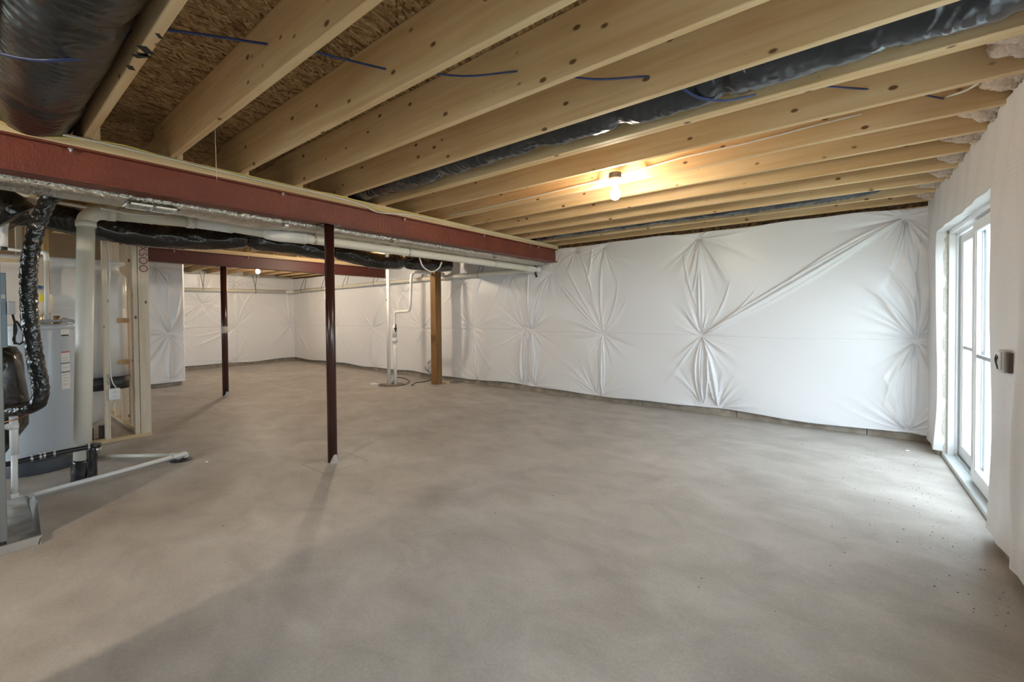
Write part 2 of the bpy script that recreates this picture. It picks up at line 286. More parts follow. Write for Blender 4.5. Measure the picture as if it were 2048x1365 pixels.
# ------------------------------------------------------------------ mesh helpers
class MB:
    """collects shapes in world coordinates; build() links them as one mesh object"""
    def __init__(s): s.v = []; s.f = []; s.n = 0; s.m = []; s.sm = []
    def add(s, v, f, smooth=False, mi=0):
        v = np.asarray(v, float); s.v.append(v); s.f += [tuple(i + s.n for i in q) for q in f]
        s.sm += [smooth] * len(f); s.m += [mi] * len(f); s.n += len(v); return s
    def box(s, x0, x1, y0, y1, z0, z1, ch=0.0, mi=0):
        x0, x1 = min(x0, x1), max(x0, x1); y0, y1 = min(y0, y1), max(y0, y1); z0, z1 = min(z0, z1), max(z0, z1)
        c = min(ch, (x1 - x0) / 3, (y1 - y0) / 3, (z1 - z0) / 3)
        if c <= 0:
            v = [(x, y, z) for x in (x0, x1) for y in (y0, y1) for z in (z0, z1)]
            return s.add(v, [(0, 1, 3, 2), (4, 6, 7, 5), (0, 4, 5, 1), (2, 3, 7, 6), (0, 2, 6, 4), (1, 5, 7, 3)], mi=mi)
        v = []; idx = {}
        X = (x0, x1); Y = (y0, y1); Z = (z0, z1)
        for a in (0, 1):
            for b in (0, 1):
                for d in (0, 1):
                    sa, sb, sd = (1 - 2 * a) * c, (1 - 2 * b) * c, (1 - 2 * d) * c
                    for k, p in enumerate(((X[a], Y[b] + sb, Z[d] + sd), (X[a] + sa, Y[b], Z[d] + sd), (X[a] + sa, Y[b] + sb, Z[d]))):
                        idx[a, b, d, k] = len(v); v.append(p)
        F = []; I = idx
        for a in (0, 1): F.append((I[a, 0, 0, 0], I[a, 0, 1, 0], I[a, 1, 1, 0], I[a, 1, 0, 0]))
        for b in (0, 1): F.append((I[0, b, 0, 1], I[1, b, 0, 1], I[1, b, 1, 1], I[0, b, 1, 1]))
        for d in (0, 1): F.append((I[0, 0, d, 2], I[0, 1, d, 2], I[1, 1, d, 2], I[1, 0, d, 2]))
        for b in (0, 1):
            for d in (0, 1): F.append((I[0, b, d, 1], I[1, b, d, 1], I[1, b, d, 2], I[0, b, d, 2]))
        for a in (0, 1):
            for d in (0, 1): F.append((I[a, 0, d, 0], I[a, 1, d, 0], I[a, 1, d, 2], I[a, 0, d, 2]))
        for a in (0, 1):
            for b in (0, 1): F.append((I[a, b, 0, 0], I[a, b, 1, 0], I[a, b, 1, 1], I[a, b, 0, 1]))
        for a in (0, 1):
            for b in (0, 1):
                for d in (0, 1): F.append((I[a, b, d, 0], I[a, b, d, 1], I[a, b, d, 2]))
        return s.add(v, F, mi=mi)
    def tube(s, pts, r, seg=14, step=None, smoothp=True, caps=True, fr=None, flat=1.0, mi=0):
        """sweep a circle; fr(s_len, theta) multiplies the radius"""
        P = [Vector(p) for p in pts]
        if smoothp and len(P) > 2:
            Q = []
            ext = [P[0] * 2 - P[1]] + P + [P[-1] * 2 - P[-2]]
            for i in range(1, len(ext) - 2):
                a, b, c, d = ext[i - 1:i + 3]; L = (c - b).length
                n = max(3, int(L / (step or 0.05)))
                for k in range(n):
                    t = k / n
                    Q.append(0.5 * ((2 * b) + (c - a) * t + (2 * a - 5 * b + 4 * c - d) * t * t + (3 * b - a - 3 * c + d) * t ** 3))
            Q.append(P[-1]); P = Q
        elif step:
            Q = []
            for a, b in zip(P[:-1], P[1:]):
                n = max(1, int((b - a).length / step))
                Q += [a.lerp(b, k / n) for k in range(n)]
            Q.append(P[-1]); P = Q
        T = []
        for i in range(len(P)):
            t = (P[min(i + 1, len(P) - 1)] - P[max(i - 1, 0)]); T.append(t.normalized() if t.length > 1e-9 else Vector((0, 0, 1)))
        up = Vector((0, 0, 1)) if abs(T[0].z) < 0.9 else Vector((1, 0, 0))
        nrm = (up - T[0] * up.dot(T[0])).normalized(); v = []; L = 0
        for i, p in enumerate(P):
            if i: L += (P[i] - P[i - 1]).length
            nrm = (nrm - T[i] * nrm.dot(T[i])).normalized(); bi = T[i].cross(nrm)
            rr = r(L) if callable(r) else r
            for k in range(seg):
                a = 2 * PI * k / seg; q = rr * (fr(L, a) if fr else 1)
                v.append(p + nrm * math.cos(a) * q * flat + bi * math.sin(a) * q)
        F = []
        for i in range(len(P) - 1):
            for k in range(seg):
                k2 = (k + 1) % seg; F.append((i * seg + k, i * seg + k2, (i + 1) * seg + k2, (i + 1) * seg + k))
        s.add([tuple(x) for x in v], F, True, mi)
        if caps:
            n = s.n - len(v)
            s.f += [tuple(n + k for k in reversed(range(seg))), tuple(n + (len(P) - 1) * seg + k for k in range(seg))]
            s.sm += [False, False]; s.m += [mi, mi]
        return s
    def lathe(s, cx, cy, prof, seg=40, a0=0, a1=2 * PI, smooth=True, fr=None, mi=0):
        full = abs(a1 - a0 - 2 * PI) < 1e-6; n = seg if full else seg + 1; v = []
        for (r, z) in prof:
            for k in range(n):
                a = a0 + (a1 - a0) * k / seg; q = r * (fr(a, z) if fr else 1)
                v.append((cx + q * math.cos(a), cy + q * math.sin(a), z))
        F = []
        for i in range(len(prof) - 1):
            for k in range(seg):
                k2 = (k + 1) % n; F.append((i * n + k, i * n + k2, (i + 1) * n + k2, (i + 1) * n + k))
        return s.add(v, F, smooth, mi)
    def ball(s, c, r, seg=20, rings=12, sc=(1, 1, 1), fr=None, mi=0):
        v = []; F = []
        for i in range(rings + 1):
            th = PI * i / rings
            for k in range(seg):
                a = 2 * PI * k / seg; q = r * (fr(a, th) if fr else 1)
                v.append((c[0] + q * sc[0] * math.sin(th) * math.cos(a), c[1] + q * sc[1] * math.sin(th) * math.sin(a), c[2] - q * sc[2] * math.cos(th)))
        for i in range(rings):
            for k in range(seg):
                k2 = (k + 1) % seg; F.append((i * seg + k, i * seg + k2, (i + 1) * seg + k2, (i + 1) * seg + k))
        return s.add(v, F, True, mi)
    def build(s, name, mats, parent=None, base=None):
        V = np.concatenate(s.v)
        if parent is not None:
            org = np.array(root_loc(parent))
        else:
            org = np.array(base if base is not None else ((V[:, 0].min() + V[:, 0].max()) / 2, (V[:, 1].min() + V[:, 1].max()) / 2, V[:, 2].min()))
        me = bpy.data.meshes.new(name); me.from_pydata((V - org).tolist(), [], s.f)
        me.polygons.foreach_set('use_smooth', s.sm)
        ml = mats if isinstance(mats, (list, tuple)) else [mats]
        for m in ml: me.materials.append(m)
        if len(ml) > 1: me.polygons.foreach_set('material_index', s.m)
        me.update()
        o = bpy.data.objects.new(name, me); C.objects.link(o)
        if parent is not None: o.parent = parent
        else: o.location = org
        return o
def root_loc(p):
    l = Vector((0, 0, 0))
    while p is not None: l += p.location; p = p.parent
    return l
def tag(o, label, cat, group=None, kind=None):
    o['label'] = label; o['category'] = cat
    if group: o['group'] = group
    if kind: o['kind'] = kind
    return o
def thing(name, loc, label, cat, group=None):
    o = bpy.data.objects.new(name, None); o.empty_display_size = 0.1; C.objects.link(o); o.location = loc
    return tag(o, label, cat, group)
def struct(o): o['kind'] = 'structure'; return o
def box(*a, **k): return MB().box(*a, **k)
def tube(*a, **k): return MB().tube(*a, **k)
def text(name, s, parent, mtx, size, m, depth=0.0006):
    cu = bpy.data.curves.new(name, 'FONT'); cu.body = s; cu.size = size; cu.extrude = depth; cu.align_x = 'CENTER'; cu.align_y = 'CENTER'
    t = bpy.data.objects.new('t', cu); C.objects.link(t); bpy.context.view_layer.update()
    me = bpy.data.meshes.new_from_object(t.evaluated_get(bpy.context.evaluated_depsgraph_get()))
    bpy.data.objects.remove(t); me.name = name
    me.transform(Matrix.Translation(-root_loc(parent)) @ mtx); me.materials.clear(); me.materials.append(m)
    o = bpy.data.objects.new(name, me); C.objects.link(o); o.parent = parent; return o
def basis(loc, x, y):
    x = Vector(x).normalized(); y = Vector(y).normalized(); z = x.cross(y)
    return Matrix.Translation(Vector(loc)) @ Matrix((x, y, z)).transposed().to_4x4()
rng = np.random.RandomState(7)
random.seed(3)
ORD = ['zeroth', 'first', 'second', 'third', 'fourth', 'fifth', 'sixth', 'seventh', 'eighth', 'ninth', 'tenth', 'eleventh', 'twelfth', 'thirteenth', 'fourteenth', 'fifteenth']

# ------------------------------------------------------------------ shell
XR = 0.70; YB = 5.76; XF = -12.55
JZ = 2.364; JT = 2.65; SP = 0.4064
def JY(k): return 0.0618 + k * SP          # far lower edge of joist k
struct(box(XF - .3, 1.0, -5.3, YB + .3, -0.12, 0.0).build('floor', CONC, base=(0, 0, 0)))
struct(box(XF - .3, 1.0, -5.3, YB + .3, JT, JT + 0.02).build('ceiling', OSB, base=(0, 0, 0)))
WALLM = mat('plain_wall', (0.70, 0.69, 0.67), 0.8)
struct(MB().box(XF - .3, 1.0, YB + .06, YB + .3, 0, 2.30).build('wall_back', BLOCK))
struct(box(XF - .3, XF, -5.3, YB + .06, 0, JT).build('wall_far', WALLM))
wr = MB(); wr.box(XR + .10, XR + .3, 5.33, YB + .06, 0, JT); wr.box(XR + .10, XR + .3, -5.3, .1, 0, JT); wr.box(XR + .10, XR + .3, 2.7, 3.54, 0, JT); wr.box(XR + .10, XR + .3, .1, 2.7, 0, 1.15); wr.box(XR + .10, XR + .3, .1, 2.7, 2.1, JT); wr.box(XR + .10, XR + .3, 3.54, 5.33, 2.03, JT)
struct(wr.build('wall_right', WALLM))
wb = MB(); wb.box(-2.22, XR + .10, -0.55, -0.40, 0, JT)
struct(wb.build('wall_near', WALLM))
# wall behind the open area, with a wide unseen opening added for fill daylight
wo = MB(); wo.box(XF, -9.3, -5.3, -5.1, 0, JT); wo.box(-3.7, 1.0, -5.3, -5.1, 0, JT); wo.box(-9.3, -3.7, -5.3, -5.1, 0, 0.3); wo.box(-9.3, -3.7, -5.3, -5.1, 2.2, JT)
struct(wo.build('wall_rear', WALLM))
w2 = thing('fill_window_2', (.85, 1.4, 1.15), 'x', 'window'); del w2['label']; del w2['category']; struct(w2)  # unseen window added beside the camera to brighten foreground and ceiling
wf = MB()
for y in (.1, 1.37, 2.64): wf.box(.84, .90, y, y + .06, 1.15, 2.1)
wf.box(.84, .90, .1, 2.7, 1.15, 1.21); wf.box(.84, .90, .1, 2.7, 2.04, 2.1); wf.build('fill_window_frame', VINYL, w2)
box(.868, .872, .16, 2.64, 1.21, 2.04).build('pane', GLASS, w2)
w1 = thing('fill_window_1', (-6.5, -5.2, .3), 'x', 'window'); del w1['label']; del w1['category']; struct(w1)  # unseen rear window, added to raise the ambient daylight
wf = MB()
for x in (-9.3, -7.45, -5.6, -3.75): wf.box(x, x + .06, -5.25, -5.18, .3, 2.2)
wf.box(-9.3, -3.7, -5.25, -5.18, .3, .36); wf.box(-9.3, -3.7, -5.25, -5.18, 2.14, 2.2); wf.build('fill_window_frame', VINYL, w1)
box(-9.3, -3.7, -5.225, -5.22, .3, 2.2).build('pane', GLASS, w1)
# rim joist, sill and dark fibre above the back wall
struct(MB().box(XF, XR, YB + .10, YB + .14, 2.364, JT).build('trim_1', OSB))
sl = box(XF, XR, YB - .005, YB + .10, 2.30, 2.322).build('trim_2', PINEY); struct(sl)
fz = MB()
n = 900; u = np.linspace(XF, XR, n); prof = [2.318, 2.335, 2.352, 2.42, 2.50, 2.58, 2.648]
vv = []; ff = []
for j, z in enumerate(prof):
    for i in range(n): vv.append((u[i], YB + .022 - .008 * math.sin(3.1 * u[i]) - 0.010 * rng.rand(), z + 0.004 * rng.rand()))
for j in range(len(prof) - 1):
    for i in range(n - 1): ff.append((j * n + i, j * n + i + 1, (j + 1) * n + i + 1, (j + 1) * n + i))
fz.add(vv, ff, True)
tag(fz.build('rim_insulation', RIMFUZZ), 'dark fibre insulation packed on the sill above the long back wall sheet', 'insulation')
# footing ledges
cb = MB(); x = XF
while x < XR:
    w = random.uniform(.9, 1.3); x1 = min(x + w, XR); cb.box(x, x1 - .004, YB - .02 + random.uniform(-.004, .004), YB + .06, 0, .088 + random.uniform(-.004, .004), .004); x = x1
struct(cb.build('baseboard_back', BLOCK))
cb = MB(); cb.box(XF, XF + .22, -2.0, YB - .03, 0, .09, .004); struct(cb.build('baseboard_far', BLOCK))
cb = MB(); cb.box(XR - .0, XR + .1, 5.33, YB - .02, 0, .055, .003); cb.box(XR - .0, XR + .1, -0.4, 3.54, 0, .055, .003)
struct(cb.build('baseboard_right', mat('sill_lumber', (0.40, 0.31, 0.2), .8, var=(12, (0.5, .42, .3), .3, .7))))

# ------------------------------------------------------------------ insulation blankets
def blanket_field(U, Vv, pins, folds, seed, bulge=0.035, nray=60):
    R = np.random.RandomState(seed); D = np.zeros_like(U)
    for k in range(7):
        fx, fz_, ph = R.uniform(1, 4.5), R.uniform(1, 5), R.uniform(0, 6.3, 2)
        D += 0.0035 * np.sin(U * fx + ph[0]) * np.sin(Vv * fz_ + ph[1])
    D += bulge * 0.75
    for (pu, pv, size) in pins:
        du, dv = U - pu, Vv - pv; r = np.hypot(du, dv) + 1e-6
        mk = r < 1.3 * size
        rr = r[mk]; th = np.arctan2(dv[mk], du[mk]); acc = -bulge * 0.9 * np.exp(-(rr / (.20 * size)) ** 1.3) - 0.02 * np.exp(-(rr / .03) ** 2)
        for q in range(nray):
            a = R.uniform(-PI, PI)
            if q % 2: a = (PI / 2 if (R.rand() < .5 or pv < .3) and pv < 2.1 else -PI / 2) + R.normal(0, .42)
            Lr = (R.uniform(.10, .30) if q % 3 else R.uniform(.3, .62)) * size; A = R.uniform(.007, .020) * (1 if R.rand() < .8 else -1) * size
            wid = R.uniform(.035, .085); cur = R.normal(0, .22)
            dth = np.angle(np.exp(1j * (th - a - cur * rr))); lat = np.abs(dth) / (wid * (1 + .5 * rr))
            acc = acc + A * np.exp(-lat ** 1.6) * (1 - np.exp(-rr / .05)) * np.exp(-(rr / Lr) ** 1.6)
        D[mk] += acc
    for (a, b, bow, wid, A) in folds:
        a = np.array(a, float); b = np.array(b, float); L = np.hypot(*(b - a)); t = (b - a) / L; nn = np.array((-t[1], t[0]))
        du, dv = U - a[0], Vv - a[1]; s = (du * t[0] + dv * t[1]) / L; lt = du * nn[0] + dv * nn[1]
        mk = (s > 0) & (s < 1); sv = s[mk]; env = np.clip(4 * sv * (1 - sv), 0, 1)
        ww = wid * (.35 + .65 * env); D[mk] += A * env ** .6 * np.exp(-((lt[mk] - bow * env) / ww) ** 2)
    return D
def blanket(name, mat_, nu, nv, u0, u1, v0, v1, mapf, pins, folds, seed, label, bulge=0.035, hem=0.012, seam=None, group=None):
    u = np.linspace(u0, u1, nu); v = np.linspace(v0, v1, nv); U, Vv = np.meshgrid(u, v)
    D = blanket_field(U, Vv, pins, folds, seed, bulge)
    if seam is not None:
        D -= .006 * np.exp(-((Vv - seam - .006 * np.sin(U * 2.1)) / .007) ** 2) * (0.6 + 0.4 * np.sin(U * 3.7))
        D += .004 * (Vv > seam + .006 * np.sin(U * 2.1))
    D = np.maximum(D, .001)
    t = (Vv - v0) / (v1 - v0)
    hv = hem * (np.sin(U * 2.3 + seed) + .6 * np.sin(U * 5.1)) * (1 - t) ** 6 + hem * .8 * (np.sin(U * 3.1 + 2) + .5 * np.sin(U * 9)) * t ** 6
    P = mapf(U, Vv + hv, D).reshape(-1, 3)
    F = np.arange(nu * nv).reshape(nv, nu)
    q = np.stack([F[:-1, :-1], F[:-1, 1:], F[1:, 1:], F[1:, :-1]], -1).reshape(-1, 4)
    org = np.array((P[:, 0].mean(), P[:, 1].mean(), P[:, 2].min()))
    me = bpy.data.meshes.new(name); me.vertices.add(len(P)); me.vertices.foreach_set('co', (P - org).astype(np.float32).ravel())
    me.loops.add(q.size); me.loops.foreach_set('vertex_index', q.astype(np.int32).ravel())
    me.polygons.add(len(q)); me.polygons.foreach_set('loop_start', np.arange(0, q.size, 4, dtype=np.int32))
    me.polygons.foreach_set('use_smooth', np.ones(len(q), bool))
    me.materials.append(mat_); me.update(calc_edges=True); me.validate()
    o = bpy.data.objects.new(name, me); C.objects.link(o); o.location = org
    sol = o.modifiers.new('thickness', 'SOLIDIFY'); sol.thickness = 0.003; sol.offset = 0
    return tag(o, label, 'insulation', group)
YS = YB - .03
def mback(U, V, D): return np.stack([U, YS - D, V], -1)
def stalk(x, z0=1.0, z1=.06, k=4, s=1.0, seed=0):
    R = np.random.RandomState(seed + 100); out = []
    for i in range(k):
        b = (i - (k - 1) / 2) * .030 * s + R.normal(0, .006); out.append(((x, z0), (x + R.normal(0, .01), z1), b, R.uniform(.009, .015), R.uniform(.010, .018) * s))
    return out
pinsR = [(-4.03, 1.02, 1), (-2.74, .99, 1), (-1.39, 1.0, 1.15), (0.60, 1.0, 1.3), (-2.72, 2.27, .8), (-1.42, 2.25, 1.0), (.51, 2.24, 1.1), (-3.63, 1.95, .8),
         (-2.86, .08, .8), (-3.97, .09, .8), (-1.39, .08, .8), (-1.20, .08, .8), (.53, .10, .9), (-3.2, 2.26, .6)]
fR = stalk(-4.03, s=1.2, seed=1, k=5) + stalk(-2.76, seed=2) + stalk(-1.37, s=1.35, seed=3, k=5) + stalk(.56, s=.8, seed=4)
fR += [((-1.20, .08), (-1.34, .9), -.03, .022, .04), ((-1.20, .08), (-1.30, .8), .04, .014, .02),
       ((-1.38, 1.02), (.49, 2.22), -.02, .020, .036), ((-1.38, 1.02), (.49, 2.22), .03, .013, .020), ((-1.30, 1.05), (.45, 2.2), -.07, .02, .012), ((-.5, 1.6), (.49, 2.22), .05, .018, .016),
       ((-2.75, 1.0), (-3.62, 1.94), -.03, .014, .017), ((-2.75, 1.0), (-3.62, 1.94), .03, .014, .019), ((-2.75, 1.0), (-3.45, 2.2), .02, .014, .014),
       ((-2.73, 1.0), (-2.72, 2.2), .05, .02, .013), ((-2.73, 1.0), (-2.5, 1.75), -.05, .014, .010), ((-2.73, 1.0), (-2.35, 1.55), -.05, .012, .009),
       ((-1.39, 1.0), (-1.44, 2.2), -.04, .016, .018), ((-1.39, 1.0), (-1.40, 2.2), .02, .013, .018), ((-1.36, 1.02), (-1.05, 1.7), -.05, .014, .012), ((-1.36, 1.02), (-.75, 1.6), -.05, .014, .011),
       ((-1.43, 1.35), (-1.60, 2.1), .03, .013, .012), ((-1.50, 1.5), (-1.42, 2.2), -.03, .012, .014),
       ((.60, 1.0), (.35, 1.75), -.08, .016, .02), ((.60, 1.0), (.5, 1.9), -.05, .014, .018), ((.60, 1.0), (.2, 1.55), -.05, .016, .013), ((.6, 1.0), (.62, 2.1), .03, .014, .014),
       ((.6, 1.0), (.45, .15), -.05, .014, .012), ((.58, 1.0), (.35, .3), -.03, .014, .010),
       ((-4.02, 1.03), (-3.66, 1.92), .09, .018, .025), ((-4.02, 1.03), (-3.72, 1.85), .02, .012, .014), ((-4.03, 1.03), (-4.05, 2.0), .03, .014, .02),
       ((-2.9, 2.3), (-3.0, 1.7), .02, .02, .015), ((-3.1, 2.2), (-2.9, 1.55), .02, .016, .014)]
blanket('insulation_blanket', SHEET, 720, 330, -4.10, XR - .012, .082, 2.315, mback, pinsR, fR, 11,
        'white plastic faced insulation sheet on the back wall, right part beside the glass door', bulge=.05, seam=1.0)
pinsL = [(-4.17, 1.05, 1), (-5.37, 1.03, 1), (-6.75, 1.0, .9), (-8.46, 1.0, 1.1), (-10.1, 1.0, 1), (-5.26, .08, .8), (-4.22, .08, .8), (-8.46, .09, .7), (-7.4, 1.75, .8), (-7.9, 1.85, .7),
         (-12.3, 1.0, .8), (-10.1, 2.2, .8), (-4.4, 1.95, .9), (-5.6, 1.9, .8), (-11.2, 1.7, .7)]
fL = stalk(-5.33, seed=5, k=4) + stalk(-4.20, s=1.1, seed=6, k=5) + stalk(-8.5, s=.7, seed=7, k=3) + stalk(-10.1, s=.6, seed=8, k=3)
fL += [((-5.37, 1.03), (-5.1, 1.95), .06, .016, .018), ((-5.37, 1.03), (-5.25, 1.9), .04, .014, .014), ((-4.2, 1.05), (-4.5, 1.9), -.05, .016, .016), ((-4.18, 1.05), (-4.25, 1.95), -.03, .014, .018),
       ((-4.9, 1.3), (-4.5, 2.0), .03, .016, .014), ((-6.2, 1.4), (-5.3, 2.0), .05, .018, .012), ((-7.9, 1.8), (-7.4, 1.2), .03, .02, .018), ((-8.1, 1.9), (-7.7, 1.3), .03, .02, .016), ((-7.6, 1.9), (-7.0, 1.2), .03, .02, .014),
       ((-12.2, 1.0), (-11.5, .3), .02, .02, .014), ((-12.2, .9), (-11.8, .2), .02, .02, .012), ((-12.4, 1.3), (-11.7, 2.1), .05, .02, .012)]
blanket('insulation_blanket', SHEET, 900, 260, XF + .25, -4.09, .09, 2.315, mback, pinsL, fL, 12,
        'white plastic faced insulation sheet on the back wall, left part behind the timber post', bulge=.045, seam=1.02)
def mfar(U, V, D): return np.stack([XF + .22 + D, U, V], -1)
pinsF = [(4.22, 1.0, 1.2), (5.6, 1.02, 1), (2.9, 1.0, 1), (4.25, 2.2, 1), (3.5, 1.6, .9), (4.2, .1, .8), (1.5, 1, 1)]
fF = stalk(4.22, s=.9, seed=9, k=4) + [((4.25, 2.2), (4.9, 1.95), .03, .016, .016), ((4.25, 2.2), (5.3, 2.05), .02, .014, .014), ((4.22, 1.0), (4.7, 2.0), .06, .02, .018),
     ((4.22, 1.0), (3.3, .55), .03, .02, .014), ((4.22, 1.0), (3.3, .8), .03, .02, .014), ((3.0, 1.2), (3.7, 1.85), -.05, .025, .022), ((3.0, 1.1), (3.9, 1.8), -.1, .022, .018), ((5.6, 1.0), (5.6, .2), .03, .02, .02), ((5.6, 1.0), (5.55, 2.1), .03, .02, .02)]
blanket('insulation_blanket', SHEET, 420, 230, -1.0, YB - .02, .09, 2.315, mfar, pinsF, fF, 13,
        'white plastic faced insulation sheet on the far short wall behind the second column', bulge=.05, seam=1.0)
# short return wall wrapped in sheet
st_ = MB(); st_.box(-10.5, -9.84, .4, 2.46, .0, .085, .004); struct(st_.build('baseboard_stub', BLOCK))
sw = MB(); sw.box(-10.45, -9.86, .4, 2.42, .085, 2.36); struct(sw.build('wall_stub', WALLM))
def mstub(U, V, D):
    # wraps round the wall's end: U beyond 2.47 turns the corner
    e = 2.49; X = np.where(U < e, -9.82 + D, -9.82 - (U - e)); Y = np.where(U < e, U, e + D * .6); return np.stack([X, Y, V], -1)
pinsS = [(2.27, .98, 1.3), (2.1, 2.2, .8), (2.30, .12, .6), (1.2, 1, 1)]
fS = stalk(2.27, s=1.0, seed=14, k=4) + stalk(2.27, 1.0, 2.1, k=3, s=.8, seed=15) + [((2.28, 1.0), (2.45, 1.75), -.02, .02, .02), ((2.28, 1.0), (2.40, 1.5), -.02, .014, .016)]
blanket('insulation_blanket', SHEET, 360, 240, .45, 2.95, .07, 2.33, mstub, pinsS, fS, 16,
        'white insulation sheet wrapping the short return wall left of the second column', bulge=.045, seam=.98)
# door wall sheet: grid with the door opening left out, edges returned into the reveal
def door_sheet():
    OY0, OY1, OZ = 3.575, 5.295, 2.0
    mb = MB(); R = np.random.RandomState(5)
    def disp(y, z):
        return (.004 * math.sin(y * 3 + z * 2) + .004 * math.sin(y * 7.3 - z * 4.1) + .003 * math.sin(y * 19 + z * 5 + 2 * math.sin(z * 3)) + .018 * math.exp(-((y - 3.08 - .03 * math.sin(z * 3)) / .05) ** 2) * (1.2 - .4 * z)
                + .006 * math.exp(-((y - 3.35) / .06) ** 2) * math.exp(-z) + .02 * math.exp(-(z / .12)) * abs(math.sin(y * 4)))
    def grid(ys, zs, f):
        n = len(ys); v = [f(y, z) for z in zs for y in ys]
        mb.add(v, [(j * n + i, j * n + i + 1, (j + 1) * n + i + 1, (j + 1) * n + i) for j in range(len(zs) - 1) for i in range(n - 1)], True)
    X0 = XR - .02
    face = lambda y, z: (X0 - disp(y, z), y, z)
    L = lambda a, b, n: list(np.linspace(a, b, n))
    grid(L(-.38, .1, 20), L(.05, OZ, 90), face); grid(L(2.7, OY0, 60), L(.05, OZ, 90), face); grid(L(.1, 2.7, 60), L(.05, 1.15, 40), face); grid([.1, 1.4, 2.7], L(0, 1, 3), lambda y, t: (X0 + .14 * t, y, 1.15)); grid([.1, 1.4, 2.7], L(0, 1, 3), lambda y, t: (X0 + .14 * t, y, OZ)); [grid(L(0, 1, 3), [1.15, OZ], lambda t, z, y=y: (X0 + .14 * t, y, z)) for y in (.1, 2.7)]; grid(L(OY1, YB - .04, 26), L(.05, OZ, 90), face); grid(L(-.38, OY0, 160), L(OZ, 2.385, 18), face)
    grid(L(OY0, OY1, 60), L(OZ, 2.385, 18), face); grid(L(OY1, YB - .04, 26), L(OZ, 2.385, 18), face)
    rnd = lambda t: .008 * math.sin(t * 17) + .005 * math.sin(t * 41 + 1)
    # returns: far jamb, near jamb, head
    grid(L(0, 1, 7), L(.05, OZ, 90), lambda t, z: (X0 - disp(OY1, z) * (1 - t) + .075 * t, OY1 - .02 * math.sin(t * PI) * (.5 + rnd(z) * 40) * .5 + (.006 * rnd(z * 2) * 20 * t), z))
    grid(L(0, 1, 7), L(.05, OZ, 90), lambda t, z: (X0 - disp(OY0, z) * (1 - t) + .075 * t, OY0, z))
    grid(L(OY0, OY1, 60), L(0, 1, 6), lambda y, t: (X0 - disp(y, OZ) * (1 - t) + .075 * t, y, OZ + .012 * math.sin(t * PI) * math.sin(y * 9)))
    o = mb.build('insulation_blanket', SHEETW)
    return tag(o, 'white woven plastic sheet covering the wall around the sliding glass door', 'insulation')
door_sheet()

# ------------------------------------------------------------------ sliding door
d = thing('door_1', (.80, 4.44, 0), 'x', 'door'); del d['label']; del d['category']; struct(d)
fr = MB(); fr.box(.755, .90, 5.265, 5.33, 0, 2.03, .004); fr.box(.755, .90, 3.54, 3.61, 0, 2.03, .004); fr.box(.755, .90, 3.54, 5.33, 1.965, 2.03, .004)
fr.box(.80, .812, 5.25, 5.27, .04, 1.97); fr.box(.80, .812, 3.6, 5.27, 1.95, 1.97)
fr.build('door_frame', VINYL, d)
tk = MB(); tk.box(.725, .92, 3.56, 5.32, 0, .035, .004); tk.box(.80, .806, 3.6, 5.27, .035, .05); tk.box(.845, .851, 3.6, 5.27, .035, .05); tk.build('track', TRACK, d)
def sash(name, x0, x1, y0, y1, ztop, mz):
    s = MB(); w = .075
    s.box(x0, x1, y0, y0 + w, .045, ztop, .005); s.box(x0, x1, y1 - w, y1, .045, ztop, .005)
    s.box(x0, x1, y0 + w, y1 - w, .045, .15, .005); s.box(x0, x1, y0 + w, y1 - w, ztop - .08, ztop, .005)
    xm = (x0 + x1) / 2
    for a, b in ((y0 + w, y0 + w + .012), (y1 - w - .012, y1 - w)): s.box(xm - .012, xm + .012, a, b, .15, ztop - .08)
    o = s.build(name, VINYL, d)
    box(xm - .003, xm + .003, y0 + w, y1 - w, .15, ztop - .08).build('pane', GLASS, o)
    MB().box(xm - .008, xm + .008, y0 + w, y1 - w, mz - .013, mz + .013, .002).build('muntin', mat('grey_muntin', (.45, .46, .48), .4), o)
    return o
sash('door_sash', .822, .86, 4.44, 5.262, 1.95, .985); sash('door_sash', .775, .815, 3.612, 4.56, 1.95, .97)
fm = MB(); fm.box(.725, .755, 5.29, 5.328, .03, 2.0); o = fm.build('foam_seal', FOAM, d)
tag(tube([(.757, 5.10, .045), (.757, 5.02, .043)], .006).build('door_shim', STUD), 'small wood shim lying on the sliding door track', 'shim')
bpy.data.objects.remove(bpy.data.objects['door_shim'])

# outside
struct(box(.95, 40, -30, 40, -.2, -.02).build('ground', GROUND, base=(0, 0, -.2)))
struct(box(-40, 1.0, -40, -5.35, -.2, -.02).build('ground', GROUND, base=(0, 0, -.2)))
def tree(x, y, h, label):
    t = thing('tree', (x, y, -.02), label, 'tree', 'trees outside the glass door'); tr = MB()
    tr.tube([(x, y, -.02), (x + .1, y, h * .5), (x, y + .1, h)], lambda L: .17 * (1 - L / h * .8) + .01, 10, .4)
    for k in range(14):
        a = k * 2.4; z = h * (.3 + .045 * k); tr.tube([(x, y, z), (x + math.cos(a) * 1.1, y + math.sin(a) * 1.1, z + .6), (x + math.cos(a) * 1.9, y + math.sin(a) * 1.9, z + 1.3)], lambda L: .05 * (1 - L / 2.6), 6, .3)
    tr.build('trunk', BARK, t)
    lf = MB(); R = np.random.RandomState(int(x * 10))
    for k in range(420):
        a, rr, z = R.uniform(0, 6.3), R.uniform(.2, 2.2), h * R.uniform(.3, 1.05); c = np.array((x + rr * math.cos(a), y + rr * math.sin(a), z)); e1, e2 = R.normal(0, .12, 3), R.normal(0, .12, 3)
        lf.add([c, c + e1, c + e1 + e2, c + e2], [(0, 1, 2, 3)])
    lf.build('foliage', LEAF, t)
tree(4.2, 24.0, 9.0, 'leafy tree far outside seen through the left pane of the sliding door')
